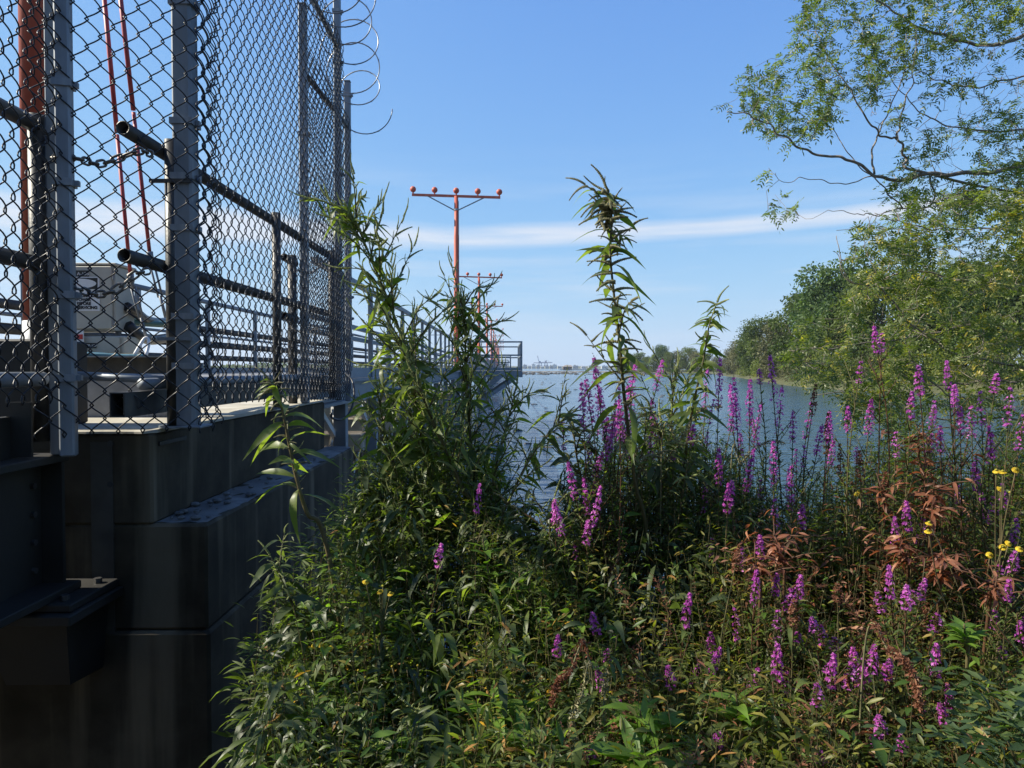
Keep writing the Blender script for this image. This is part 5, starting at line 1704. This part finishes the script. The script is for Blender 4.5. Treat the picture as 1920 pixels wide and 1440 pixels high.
# ------------------------------------------------------------------ rust red dying weeds
GR = 'rust red withering weeds'
def red_weed(label, px, nleaf, ll, seed, rootd=(.03, .2)):
    nleaf, ll = int(nleaf * 1.5), ll * .68
    rs = random.Random(seed)
    pts = path_world(px)
    pts.append(root_at(pts[-1], *rootd))
    pts.reverse()
    path = smooth_path(pts, 30)
    o = thing('withering_weed', label, 'weed', path[0], GR)
    sm = MB().tube(path, [.007 * (1 - .7 * q / 29) for q in range(30)], 6)
    for j in range(nleaf):
        t = .42 + .57 * j / nleaf
        i = min(int(t * 29), 29)
        a = j * 2.4 + rs.uniform(-.5, .5)
        d = Vector((math.cos(a), math.sin(a), rs.uniform(-.3, .7)))
        place('leaf', rs.choice(REDLEAF), o, path[i], d, ll * rs.uniform(.35, 1.0), rs.uniform(-1.2, 1.2), rs.uniform(.6, 1.2))
    for j in range(9):
        t = .55 + .45 * j / 9
        i = min(int(t * 29), 29)
        a = j * 2.4 + .9
        d = Vector((math.cos(a), math.sin(a), .5))
        L_ = .12 * rs.uniform(.7, 1.3)
        sm.tube([path[i], path[i] + d * L_ * .5, path[i] + d * L_ + Vector((0, 0, -.02))], [.003, .002, .001], 4)
        for q in range(3):
            place('leaf', rs.choice(REDLEAF), o, path[i] + d * L_ * (.5 + .25 * q), Vector((math.cos(a + q - 1), math.sin(a + q - 1), .1)), ll * .6 * rs.uniform(.6, 1.2), rs.uniform(-.8, .8))
    sm.build('stem', M['stemred'], o, True)
red_weed('rust red weed standing tallest against the water', [(1725, 800, 2.5), (1722, 850, 2.5), (1735, 930, 2.5), (1730, 1040, 2.55)], 30, .12, 21)
red_weed('rust red weed with a broad orange leaf over the water', [(1752, 900, 2.4), (1748, 960, 2.4), (1742, 1040, 2.42)], 26, .13, 22)
red_weed('feathery rust red weed beside the tallest withering one', [(1650, 905, 2.5), (1660, 960, 2.5), (1672, 1040, 2.55)], 30, .09, 23)
red_weed('rust red weed patch above the violet tufts', [(1450, 1000, 2.35), (1462, 1050, 2.35), (1470, 1120, 2.4)], 34, .10, 24)
red_weed('small orange brown weed beside the violet tuft', [(1415, 1035, 2.3), (1420, 1080, 2.3), (1425, 1130, 2.32)], 22, .09, 25)
red_weed('rust weed with pale pink leaves in the sunny undergrowth', [(1770, 1030, 2.25), (1765, 1080, 2.25), (1760, 1130, 2.3)], 26, .12, 26)
red_weed('orange leaved weed over the yellow flowers at the edge', [(1870, 1080, 2.1), (1862, 1120, 2.1), (1850, 1180, 2.15)], 22, .10, 27)
red_weed('rust red weed leaning in front of the locust foot', [(1690, 1000, 2.3), (1690, 1050, 2.3), (1700, 1120, 2.35)], 26, .11, 28)

# ------------------------------------------------------------------ bright broad leaved plants near the camera
GB2 = 'bright green leafy stems in front'
def broad(label, px, nleaf, ll, seed, rootd=(.0, .08), t0=.25):
    rs = random.Random(seed)
    pts = path_world(px)
    pts.append(root_at(pts[-1], *rootd))
    pts.reverse()
    path = smooth_path(pts, 30)
    o = thing('leafy_plant', label, 'plant', path[0], GB2)
    MB().tube(path, [.006 * (1 - .6 * q / 29) for q in range(30)], 6).build('stem', M['stem'], o, True)
    for j in range(nleaf):
        t = t0 + (1 - t0) * (j // 2 * 2) / nleaf
        i = min(int(t * 29), 29)
        a = (j // 2) * 1.571 + (j % 2) * math.pi + rs.uniform(-.35, .35)
        d = Vector((math.cos(a), math.sin(a), rs.uniform(.25, .9)))
        place('leaf', rs.choice(BROADLEAF), o, path[i], d, ll * (1.1 - .5 * max(0, t - .5)) * rs.uniform(.7, 1.15), rs.uniform(-.4, .4))
broad('bright green leafy stem at the bottom edge beside the pale tassel weed', [(925, 1300, 2.0), (930, 1350, 2.0), (940, 1420, 2.02)], 22, .12, 31)
broad('sunlit leafy stem with opposite leaves below the open water gap', [(905, 1010, 2.55), (915, 1070, 2.55), (925, 1150, 2.55), (930, 1240, 2.6)], 34, .095, 32)
broad('sunlit leafy stem leaning just beside the opposite leaved one', [(975, 1070, 2.5), (970, 1130, 2.5), (965, 1210, 2.52)], 26, .085, 33)
broad('bright leaf rosette low in the middle of the bottom edge', [(1200, 1330, 1.9), (1205, 1370, 1.9), (1210, 1430, 1.92)], 22, .13, 34)
broad('large toothed bright leaf plant at the very bottom edge', [(1195, 1410, 1.75), (1200, 1440, 1.75), (1205, 1480, 1.76)], 14, .17, 35)
broad('yellow green leafy shoot beside the low tassel weed', [(985, 1370, 1.9), (985, 1400, 1.9), (985, 1450, 1.92)], 20, .13, 36)
broad('bright leafy shoot in the lower middle thicket', [(1010, 1300, 2.1), (1010, 1350, 2.1), (1012, 1420, 2.1)], 16, .10, 37)
broad('long bladed leafy shoot in the sunny undergrowth', [(1808, 1170, 1.95), (1810, 1210, 1.95), (1812, 1270, 1.96)], 30, .075, 38)
broad('leafy shoot beside the dark corner at the bottom edge', [(720, 1390, 2.0), (722, 1420, 2.0), (724, 1460, 2.0)], 18, .10, 39)
broad('leafy shoot with narrow leaves under the violet flowers', [(1380, 1300, 1.9), (1385, 1350, 1.9), (1388, 1420, 1.9)], 18, .10, 40)
broad('leafy stem in the shade under the yellow flowers', [(640, 1290, 2.2), (645, 1340, 2.2), (650, 1420, 2.2)], 22, .10, 41)

# ------------------------------------------------------------------ yellow flowers
GY = 'yellow sneezeweed flowers'
def flower_head(kind):
    p_ = Leaves()
    n = 11
    a = np.linspace(0, 2 * np.pi, n, endpoint=False)
    D = np.stack([np.cos(a), np.sin(a), 0 * a - .25], 1)
    p_.strips(np.stack([np.cos(a) * .004, np.sin(a) * .004, 0 * a], 1), D, np.tile((0, 0, 1.0), (n, 1)), .017, .0055, .25, 2, (.45, .8, 1.0), .15)
    return p_.mesh('petal_ring', M['yellow'])
PR = flower_head('a')
DI = MB().sphere((0, 0, .003), .0085, 10, 7, (1, 1, .85)).mesh('disc', M['disc'], True)
BU = MB().sphere((0, 0, .004), .0075, 9, 6, (1, 1, .9)).mesh('bud', M['disc'], True)
def sneeze(label, heads, y, seed, budonly=False):
    rs = random.Random(seed)
    tips = [at(u, v, y + rs.uniform(-.08, .08)) for u, v, _ in heads]
    cen = sum(tips, Vector()) / len(tips)
    g_ = root_at(cen, .03, .12)
    o = thing('yellow_flower_plant', label, 'wildflower', g_, GY)
    hub = g_.lerp(cen, .72)
    sm = MB().tube(smooth_path([g_, g_.lerp(hub, .5) + Vector((.01, 0, 0)), hub], 10), [.005] * 4 + [.004] * 6, 6)
    P, D = [], []
    for (u, v, fl), tp in zip(heads, tips):
        pth = smooth_path([hub, hub.lerp(tp, .55) + Vector((rs.uniform(-.02, .02), rs.uniform(-.02, .02), .0)), tp], 10)
        sm.tube(pth, .0018, 5)
        nrm = Vector((rs.uniform(-.5, .3), rs.uniform(-.9, -.1), rs.uniform(.5, 1.2)))
        m = Matrix.Translation(tp) @ nrm.to_track_quat('Z', 'Y').to_matrix().to_4x4() @ Matrix.Scale(.54, 4)
        if fl:
            link('petal_ring', PR, o, m)
            link('disc', DI, o, m)
        else:
            link('bud', BU, o, m)
        for q in pth[2:8:2]:
            P.append(q)
            D.append((rs.uniform(-1, 1), rs.uniform(-1, 1), .6))
    for q in range(26):
        t = rs.uniform(.3, 1)
        P.append(g_.lerp(hub, t))
        a = rs.uniform(0, 6.28)
        D.append((math.cos(a), math.sin(a), rs.uniform(.1, .8)))
    sm.build('stem', M['stem'], o, True)
    LV = Leaves()
    n = len(P)
    LV.strips(np.array(P), np.array(D), np.tile((0, 0, 1.0), (n, 1)), np.array([rs.uniform(.03, .085) for _ in range(n)]), .008, .4, 4)
    LV.build('foliage', M['bank'], o)
sneeze('yellow daisies in the shade beside the concrete, uppermost group', [(686, 1090, 1), (712, 1108, 1), (732, 1112, 1), (668, 1112, 1), (645, 1108, 1), (718, 1100, 0)], 2.3, 51)
sneeze('single large yellow daisy facing the viewer in the shade', [(680, 1132, 1), (658, 1186, 1), (700, 1165, 0)], 2.2, 52)
sneeze('low yellow daisies close to the dark concrete', [(602, 1208, 1), (588, 1210, 1), (618, 1215, 1), (586, 1184, 0), (570, 1250, 0)], 2.25, 53)
sneeze('small orange yellow daisy alone in the middle of the thicket', [(860, 1236, 1), (840, 1250, 0)], 2.3, 54)
sneeze('green round buds and one yellow daisy at the bottom edge', [(682, 1394, 1), (655, 1405, 0), (675, 1410, 0), (690, 1420, 0)], 2.05, 55)
sneeze('round green buds on thin stalks over the dark corner', [(495, 1362, 0), (500, 1348, 0), (574, 1370, 0), (555, 1260, 0), (632, 1380, 0), (672, 1258, 0), (665, 1282, 0), (686, 1270, 0)], 2.1, 56)
sneeze('round green buds in the middle of the shaded thicket', [(783, 1249, 0), (763, 1254, 0), (777, 1266, 0), (735, 1250, 0)], 2.2, 57)
sneeze('yellow daisies against the water at the right picture edge', [(1880, 884, 1), (1905, 880, 1), (1876, 916, 1), (1893, 924, 0), (1868, 882, 1)], 2.2, 58)
sneeze('yellow daisies in the sunny undergrowth at the picture edge', [(1740, 995, 1), (1742, 980, 1), (1892, 1018, 1), (1912, 1028, 1), (1856, 1040, 1), (1895, 1035, 0), (1880, 1025, 1)], 2.15, 59)
sneeze('small yellow flowers behind the rust red weeds', [(1605, 926, 1), (1612, 920, 1), (1600, 912, 0)], 2.6, 60)

# ------------------------------------------------------------------ undergrowth that nobody could count
CONT = [(440, 1500), (480, 1130), (540, 1040), (600, 980), (660, 920), (700, 870), (760, 790), (820, 760), (880, 790), (930, 860), (980, 970), (1030, 1000), (1065, 940), (1110, 860), (1170, 810), (1230, 800), (1300, 830), (1360, 870), (1420, 890),
        (1500, 920), (1570, 915), (1620, 860), (1680, 800), (1730, 800), (1780, 880), (1830, 890), (1880, 830), (1950, 810), (2050, 810)]
cu, cv = np.array([c[0] for c in CONT]), np.array([c[1] for c in CONT])
def undergrowth(nst, seed, mat, u_rng, v_rng, yo, leafL, nl, wid_=.11, drop=(0, .5), up=.7, clump=-9, K=3, off_=.09, ln=.8):
    """leafy stems of one kind; clump > -1 keeps them to patches"""
    rn = np.random.default_rng(seed)
    rs = random.Random(seed)
    LV = Leaves()
    sm = MB()
    k = 0
    tries = 0
    while k < nst and tries < nst * 12:
        tries += 1
        u = rs.uniform(*u_rng)
        v0 = float(np.interp(u, cu, cv))
        f = v_rng[0] + (v_rng[1] - v_rng[0]) * rs.random() ** 1.1
        v = v0 + rs.uniform(-30, 30) + f * (1470 - v0)
        if clump > -1 and noise.noise((u * .009, v * .009, seed * 1.7)) < clump:
            continue
        y = 3.35 - 1.5 * min(1, max(0, (v - 830) / 620)) + rs.uniform(-.35, .35) + yo
        y = max(1.6, y)
        tip = at(u, v, y)
        if tip.x < -1.30 and y > 2.6:
            continue
        g_ = root_at(tip, rs.uniform(-.15, .15), rs.uniform(-.05, .25))
        if tip.z < g_.z + .1:
            continue
        k += 1
        L_ = min(ln * rs.uniform(.6, 1.15), (tip - g_).length)
        b_ = tip + (g_ - tip).normalized() * L_
        mid = b_.lerp(tip, .5) + Vector((rs.uniform(-.07, .07), rs.uniform(-.06, .06), 0))
        path = smooth_path([b_, mid, tip], 8)
        sm.tube(path, [.003 * (1 - .75 * q / 7) for q in range(8)], 4, False, rs.uniform(.2, .8))
        m = int(nl * rs.uniform(.6, 1.3))
        t = .08 + .92 * rn.random(m) ** .8
        A = np.array([p[:] for p in path])
        x = np.minimum(t * 7, 6.999)
        i = x.astype(int)
        P = A[i] + (A[i + 1] - A[i]) * (x - i)[:, None]
        a = rn.random(m) * 6.283
        D = np.stack([np.cos(a), np.sin(a), rn.uniform(-.1, up + .3, m)], 1)
        P = P + D * (rn.random(m) ** 2 * off_)[:, None]
        big = rs.uniform(.7, 1.35)
        ll = leafL * big * rn.uniform(.4, 1.3, m) * (1.05 - .4 * t)
        base = np.clip(.42 + .9 * noise.noise((u * .012, v * .012, 3 + seed)) + rs.uniform(-.15, .15), .05, .9)
        LV.strips(P, D, np.stack([rn.normal(0, .5, m), rn.normal(0, .5, m), np.ones(m)], 1), ll, ll * wid_ * rn.uniform(.75, 1.3, m), rn.uniform(drop[0], drop[1], m), K, LANCE[K], .25, np.clip(base + rn.normal(0, .16, m), 0, 1))
    V = LV.mesh('undergrowth', M[mat])
    tag(link('undergrowth', V), kind='stuff')
    tag(sm.build('undergrowth_stems', M['stem']), kind='stuff')
# narrow leaved loosestrife and weed greens everywhere
undergrowth(430, 101, 'bank', (480, 1060), (0, .98), 0, .075, 52, .085)
undergrowth(620, 102, 'bank', (1000, 1980), (0, .98), 0, .060, 60, .085)
# feathery small leaves near the tops
undergrowth(420, 110, 'loose', (620, 1420), (-.06, .38), .05, .040, 90, .10, (0, .3), .9)
undergrowth(340, 111, 'loose', (1300, 1980), (-.05, .4), .05, .038, 90, .10, (0, .3), .9)
# the leafy tops that stand up against the water
undergrowth(230, 120, 'loose', (1040, 1400), (-.05, .16), .05, .046, 84, .10, (0, .4), .9, -9, 3, .07, .65)
undergrowth(330, 121, 'loose', (1380, 1980), (-.05, .16), .05, .044, 80, .10, (0, .4), .9, -9, 3, .07, .65)
undergrowth(150, 122, 'bankolive', (1500, 1980), (-.04, .2), .0, .05, 60, .10, (0, .4), .8, -.2)
undergrowth(150, 123, 'bank', (640, 1100), (-.03, .2), .0, .07, 54, .09, (0, .5), .8)
# the thicket goes on past the picture edge
undergrowth(330, 124, 'bank', (1960, 2750), (0, .95), 0, .065, 46, .09)
undergrowth(160, 125, 'bankolive', (1960, 2750), (0, .8), 0, .06, 46, .10)
# long drooping weed blades in patches
undergrowth(250, 112, 'hemp', (480, 1600), (.0, .9), -.05, .13, 26, .085, (.4, 1.1), .6, -.05, 4)
undergrowth(150, 113, 'hempdark', (480, 1400), (.05, .8), -.05, .14, 24, .09, (.4, 1.1), .6, .0, 4)
# olive and yellowing patches, sunlight put into the leaf colour
undergrowth(420, 103, 'bankolive', (1330, 2000), (.05, .95), -.05, .062, 54, .10, clump=-.12)
undergrowth(190, 104, 'bankolive', (850, 1400), (.05, .95), -.05, .055, 50, .10, clump=.0)
undergrowth(190, 107, 'bankolive', (1150, 1980), (.45, .98), -.15, .050, 46, .12, clump=-.1)
# withered reddish patches, dry straws, broad leaves
undergrowth(190, 106, 'redleaf', (1340, 1960), (.08, .75), -.08, .055, 34, .11, clump=.02)
undergrowth(150, 116, 'redleaf', (1560, 1830), (.02, .45), -.05, .06, 40, .10, clump=-.25)
undergrowth(80, 117, 'redleaf', (1370, 1520), (.08, .42), -.05, .055, 34, .10)
undergrowth(150, 114, 'petaldry', (1040, 1960), (.1, .95), -.08, .018, 150, .16, (0, .2), 1.0, .02, 2, .02, .4)
undergrowth(140, 115, 'spike', (620, 1900), (.0, .9), -.08, .05, 14, .05, (0, .8), 1.0, .05, 2, .03, .7)
undergrowth(150, 105, 'broad', (560, 1960), (.15, .95), -.1, .085, 24, .15, clump=.0)

# ------------------------------------------------------------------ locust trees overhanging the water
def compound(LV, P, D, U, L, nlf, size, rn, wid_=.30):
    """pinnate leaves: leaflets in pairs along each stalk"""
    n = len(P)
    D = D / np.linalg.norm(D, axis=1, keepdims=True)
    S = np.cross(D, U)
    S /= np.maximum(np.linalg.norm(S, axis=1, keepdims=True), 1e-6)
    N = np.cross(S, D)
    tb = rn.random(n)
    for k in range(nlf):
        t = .22 + .78 * k / (nlf - 1)
        c = P + D * (L * t)[:, None]
        c[:, 2] -= .22 * L * t * t
        for sg in (-1, 1):
            if k == nlf - 1 and sg > 0:
                continue
            d = S * sg + D * .55 + N * rn.normal(0, .25, n)[:, None]
            if k == nlf - 1:
                d = D + N * rn.normal(0, .2, n)[:, None]
            LV.strips(c, d, N + rn.normal(0, .35, (n, 3)), size * rn.uniform(.75, 1.2, n), size * wid_ * .62, .15, 2, OVAL[2], .2, np.clip(tb * .7 + rn.random(n) * .3, 0, 1))
def in_poly(u, v, poly):
    c = False
    j = len(poly) - 1
    for i in range(len(poly)):
        if (poly[i][1] > v) != (poly[j][1] > v) and u < (poly[j][0] - poly[i][0]) * (v - poly[i][1]) / (poly[j][1] - poly[i][1]) + poly[i][0]:
            c = not c
        j = i
    return c
def locust(label, trunk, limbs, regions, seed, yr, leafn, leafsize, barefrac=.0):
    rs = random.Random(seed)
    rn = np.random.default_rng(seed)
    tp = path_world(trunk)
    tp.append(root_at(tp[-1], .15, .1) - Vector((0, 0, .1)))
    tp.reverse()
    o = thing('locust_tree', label, 'tree', tp[0], 'locust trees overhanging the water')
    tr = smooth_path(tp, 24)
    MB().tube(tr, [.085 * (1 - .6 * q / 23) for q in range(24)], 10).build('trunk', M['bark'], o, True)
    nodes = []
    for px, r0, r1 in limbs:
        pts = path_world(px)
        # the limb leaves the trunk where the trunk comes nearest
        near = min(tr, key=lambda q: (q - pts[0]).length)
        if (near - pts[0]).length < 2.5 and r0 > .012:
            pts = [near] + pts
        pth = smooth_path(pts, 10 * len(pts))
        m = len(pth)
        ph_ = rs.uniform(0, 50)
        wob = [Vector((noise.noise((q * .22, ph_, 1)), noise.noise((q * .22, ph_, 7)), noise.noise((q * .22, ph_, 13)))) * .02 for q in range(m)]
        pth = [p + w_ for p, w_ in zip(pth, wob)]
        MB().tube(pth, [.68 * (r0 + (r1 - r0) * (q / (m - 1)) ** .8) for q in range(m)], 7).build('branch', M['twig'], o, True)
        nodes += [(p, max(.0025, r0 + (r1 - r0) * q / (m - 1))) for q, p in enumerate(pth)]
    NP = [n_[0] for n_ in nodes]
    NR = [n_[1] for n_ in nodes]
    targets = []
    for poly, cnt, leafy in regions:
        us, vs_ = [p[0] for p in poly], [p[1] for p in poly]
        k = 0
        while k < cnt:
            u, v = rs.uniform(min(us), max(us)), rs.uniform(min(vs_), max(vs_))
            if in_poly(u, v, poly) and noise.noise((u * .013, v * .013, seed)) + .55 * noise.noise((u * .035, v * .035, seed)) > -.36:
                targets.append((at(u, v, rs.uniform(*yr)), leafy))
                k += 1
    arr = np.array([p[:] for p in NP])
    def nd(t):
        return float(np.min(np.sum((arr - np.array(t[0][:])) ** 2, 1)))
    targets.sort(key=nd)
    tw = MB()
    pos = np.zeros((len(NP) + len(targets) * 5, 3))
    rad = np.zeros(len(pos))
    cnt = len(NP)
    pos[:cnt] = arr
    rad[:cnt] = NR
    P, D, L = [], [], []
    for tgt, leafy in targets:
        # prefer attaching from the side nearer the trunk
        dv = pos[:cnt] - np.array(tgt[:])
        d2 = np.sum(dv * dv, 1) - .25 * np.abs(dv[:, 0]) * (dv[:, 0] > 0) * .3
        i = int(np.argmin(d2))
        a = Vector(pos[i])
        gap = (tgt - a).length
        mid = a.lerp(tgt, .5) + Vector((rs.gauss(0, .06), rs.gauss(0, .06), rs.gauss(-.03, .05))) * min(1, gap * 2.2)
        pth = smooth_path([a, mid, tgt], 6)
        r0 = min(rad[i] * .75, .0028 + gap * .009)
        tw.tube(pth, [max(.0013, r0 * (1 - .65 * q / 5)) for q in range(6)], 4, False)
        for q in range(1, 6):
            pos[cnt] = pth[q]
            rad[cnt] = max(.0015, r0 * (1 - .65 * q / 5))
            cnt += 1
        if rs.random() < leafy:
            for q in range(leafn):
                t = rs.uniform(.25, 1)
                x = t * 5
                j = min(int(x), 4)
                p = pth[j].lerp(pth[j + 1], x - j)
                tg = (pth[j + 1] - pth[j]).normalized()
                dr = (tg * rs.uniform(.3, 1.1) + Vector((rs.gauss(0, .7), rs.gauss(0, .7), rs.gauss(-.05, .55)))).normalized()
                P.append(p)
                D.append(dr)
                L.append(rs.uniform(.06, .125))
    tw.build('twigs', M['twig'], o, False)['kind'] = 'stuff'
    LV = Leaves()
    P, D, L = np.array([p[:] for p in P]), np.array([d[:] for d in D]), np.array(L)
    compound(LV, P, D, np.tile((0.1, -.2, 1.0), (len(P), 1)) + rn.normal(0, .4, (len(P), 3)), L, 6, leafsize, rn)
    LV.build('crown', M['locust'], o)
    return o
UP = [(1345, 190), (1400, 130), (1470, 95), (1495, 20), (1560, -60), (1960, -80), (1960, 30), (1780, 80), (1680, 140), (1610, 200), (1540, 262), (1470, 262), (1400, 235)]
UP2 = [(1600, 100), (1960, 40), (1960, 330), (1720, 320), (1640, 240)]
UP3 = [(1420, 300), (1480, 320), (1500, 400), (1440, 395)]
OFF1 = [(1960, -500), (2200, -620), (2600, -400), (2650, 200), (2450, 380), (1960, 330)]
OFF2 = [(1990, 300), (2500, 330), (2560, 760), (1990, 780)]
UP5 = [(1700, 230), (1960, 180), (1960, 430), (1720, 420), (1660, 360)]
UP4 = [(1640, 330), (1960, 300), (1960, 420), (1700, 400)]
locust('locust tree whose bare lower limbs and leafy top overhang from the upper picture corner',
       [(2110, 60, 5.4), (2090, 320, 5.4), (2075, 700, 5.4), (2060, 1000, 5.4)],
       [([(1960, 306, 5.0), (1920, 312, 4.9), (1830, 325, 4.8), (1740, 326, 4.7), (1690, 339, 4.7), (1640, 328, 4.65), (1590, 300, 4.6), (1530, 290, 4.6), (1480, 265, 4.5), (1440, 235, 4.5), (1405, 215, 4.45), (1360, 208, 4.45)], .030, .004),
        ([(1735, 326, 4.7), (1700, 298, 4.7), (1683, 262, 4.65), (1650, 252, 4.65), (1620, 215, 4.6), (1592, 165, 4.6), (1560, 120, 4.6), (1530, 60, 4.6)], .016, .004),
        ([(1640, 328, 4.65), (1637, 280, 4.65), (1660, 220, 4.7), (1690, 150, 4.7), (1700, 60, 4.75)], .011, .003),
        ([(1683, 262, 4.65), (1690, 215, 4.6), (1710, 150, 4.6), (1720, 60, 4.6)], .011, .003),
        ([(1745, 330, 4.7), (1747, 385, 4.7), (1692, 391, 4.7), (1640, 403, 4.65), (1600, 400, 4.6), (1553, 393, 4.6)], .010, .0025),
        ([(1692, 391, 4.7), (1650, 345, 4.65), (1600, 300, 4.6), (1560, 240, 4.6), (1530, 200, 4.55)], .008, .0025),
        ([(1640, 328, 4.65), (1580, 345, 4.6), (1520, 335, 4.55), (1470, 340, 4.5), (1440, 315, 4.5)], .006, .002),
        ([(1960, 40, 5.2), (1920, 66, 5.1), (1850, 86, 5.0), (1780, 69, 4.95), (1720, 50, 4.9), (1660, 10, 4.9), (1600, -40, 4.9)], .030, .006),
        ([(1960, 140, 5.2), (1850, 160, 5.1), (1780, 156, 5.0), (1720, 130, 4.95), (1670, 80, 4.9)], .013, .003),
        ([(2110, 60, 5.4), (2180, -150, 5.3), (2260, -380, 5.2)], .034, .008), ([(2095, 250, 5.4), (2250, 120, 5.3), (2420, 40, 5.2), (2560, -60, 5.1)], .030, .006), ([(2110, 60, 5.4), (2050, -160, 5.3), (1960, -330, 5.2)], .026, .006),
        ([(1960, 240, 5.2), (1850, 246, 5.1), (1780, 236, 5.0), (1730, 212, 4.95), (1690, 170, 4.9), (1640, 110, 4.85)], .012, .003)],
       [(UP, 460, .85), (UP2, 380, .22), (UP3, 14, .7), (UP4, 110, .6), (UP5, 130, .5), (OFF1, 520, .8)], 71, (4.3, 5.4), 4, .027)
LW = [(1575, 620), (1580, 540), (1640, 490), (1720, 460), (1760, 360), (1990, 300), (1990, 780), (1820, 775), (1700, 765), (1620, 760), (1560, 735), (1530, 670)]
LW4 = [(1480, 620), (1540, 590), (1560, 720), (1500, 740), (1475, 680)]
LW2 = [(1565, 430), (1720, 370), (1740, 480), (1600, 490)]
LW3 = [(1560, 740), (1700, 740), (1700, 800), (1600, 790)]
locust('dense low locust tree spreading its yellow green foliage over the cove',
       [(2080, 330, 4.6), (2060, 560, 4.6), (2050, 900, 4.6), (2040, 1100, 4.6)],
       [([(1960, 560, 4.4), (1900, 545, 4.3), (1800, 525, 4.2), (1700, 508, 4.15), (1620, 540, 4.1), (1580, 505, 4.1), (1568, 440, 4.1)], .014, .003),
        ([(1960, 690, 4.4), (1860, 680, 4.3), (1780, 655, 4.25), (1700, 600, 4.2), (1650, 545, 4.15), (1590, 522, 4.1), (1567, 470, 4.1)], .016, .003),
        ([(1960, 790, 4.3), (1880, 785, 4.25), (1800, 790, 4.2), (1700, 768, 4.15), (1610, 742, 4.1), (1530, 736, 4.05)], .014, .003),
        ([(1960, 640, 4.4), (1850, 610, 4.3), (1750, 625, 4.2), (1620, 645, 4.1), (1510, 660, 4.0)], .013, .003),
        ([(1900, 770, 4.1), (1840, 748, 4.1), (1780, 742, 4.1), (1725, 690, 4.1), (1700, 640, 4.1), (1735, 590, 4.1)], .010, .004),
        ([(1960, 720, 4.2), (1880, 715, 4.15), (1800, 720, 4.1), (1750, 722, 4.1), (1690, 700, 4.05)], .011, .004),
        ([(1990, 470, 4.5), (1880, 430, 4.4), (1780, 430, 4.3), (1700, 420, 4.2), (1640, 400, 4.2)], .012, .003),
        ([(2075, 400, 4.6), (2220, 440, 4.6), (2400, 520, 4.5), (2520, 640, 4.5)], .022, .005), ([(2070, 480, 4.6), (2250, 600, 4.6), (2420, 700, 4.5)], .018, .004),
        ([(1990, 400, 4.5), (1880, 390, 4.4), (1800, 370, 4.3), (1740, 380, 4.3)], .010, .003)],
       [(LW, 680, .8), (LW2, 110, .4), (LW3, 60, .5), (LW4, 40, .75), (OFF2, 420, .8)], 72, (3.5, 5.2), 5, .026)
# young locust saplings with large leaflets in the lower corner
SAP = []
for i in range(4):
    LV = Leaves()
    rn = np.random.default_rng(500 + i)
    compound(LV, np.zeros((1, 3)), np.array([[1.0, 0, .05]]), np.array([[0, 0, 1.0]]), np.array([1.0]), 7, .20, rn, .27)
    SAP.append(LV.mesh('leaf', M['sapling']))
for lb_, px, nl, ll, sd in (('locust sapling with oval leaflets in the lower right corner', [(1850, 1290, 1.75), (1880, 1340, 1.75), (1930, 1440, 1.8)], 16, .26, 81),
                            ('second locust sapling low at the corner edge', [(1890, 1390, 1.6), (1905, 1430, 1.6), (1930, 1500, 1.62)], 14, .24, 82),
                            ('locust sapling shoot beside the lone bottom violet flower', [(1790, 1400, 1.65), (1800, 1440, 1.65), (1815, 1500, 1.66)], 12, .22, 83)):
    pts = path_world(px)
    pts.append(root_at(pts[-1], .05, .1))
    pts.reverse()
    path = smooth_path(pts, 24)
    rs = random.Random(sd)
    o = thing('locust_sapling', lb_, 'sapling', path[0], 'locust saplings in the corner')
    MB().tube(path, [.006 * (1 - .6 * q / 23) for q in range(24)], 6).build('stem', M['stem'], o, True)
    for j in range(nl):
        i = min(23, int((.35 + .65 * j / nl) * 23))
        a = j * 2.4 + rs.uniform(-.4, .4)
        place('leaf', rs.choice(SAP), o, path[i], Vector((math.cos(a), math.sin(a), rs.uniform(.1, .6))), ll * rs.uniform(.7, 1.1), rs.uniform(-.4, .4))

# ------------------------------------------------------------------ air
hz = MB().box((-3100, -300, -6), (3100, 3100, 130)).build('haze', bpy.data.materials.new('air'))
hm = hz.data.materials[0]
hm.use_nodes = True
hn, hl_ = hm.node_tree.nodes, hm.node_tree.links
hn.clear()
pv = hn.new('ShaderNodeVolumePrincipled')
pv.inputs['Color'].default_value = (.82, .90, 1.0, 1)
pv.inputs['Density'].default_value = 0.00014
pv.inputs['Anisotropy'].default_value = .2
hl_.new(pv.outputs[0], hn.new('ShaderNodeOutputMaterial').inputs['Volume'])
tag(hz, kind='stuff')
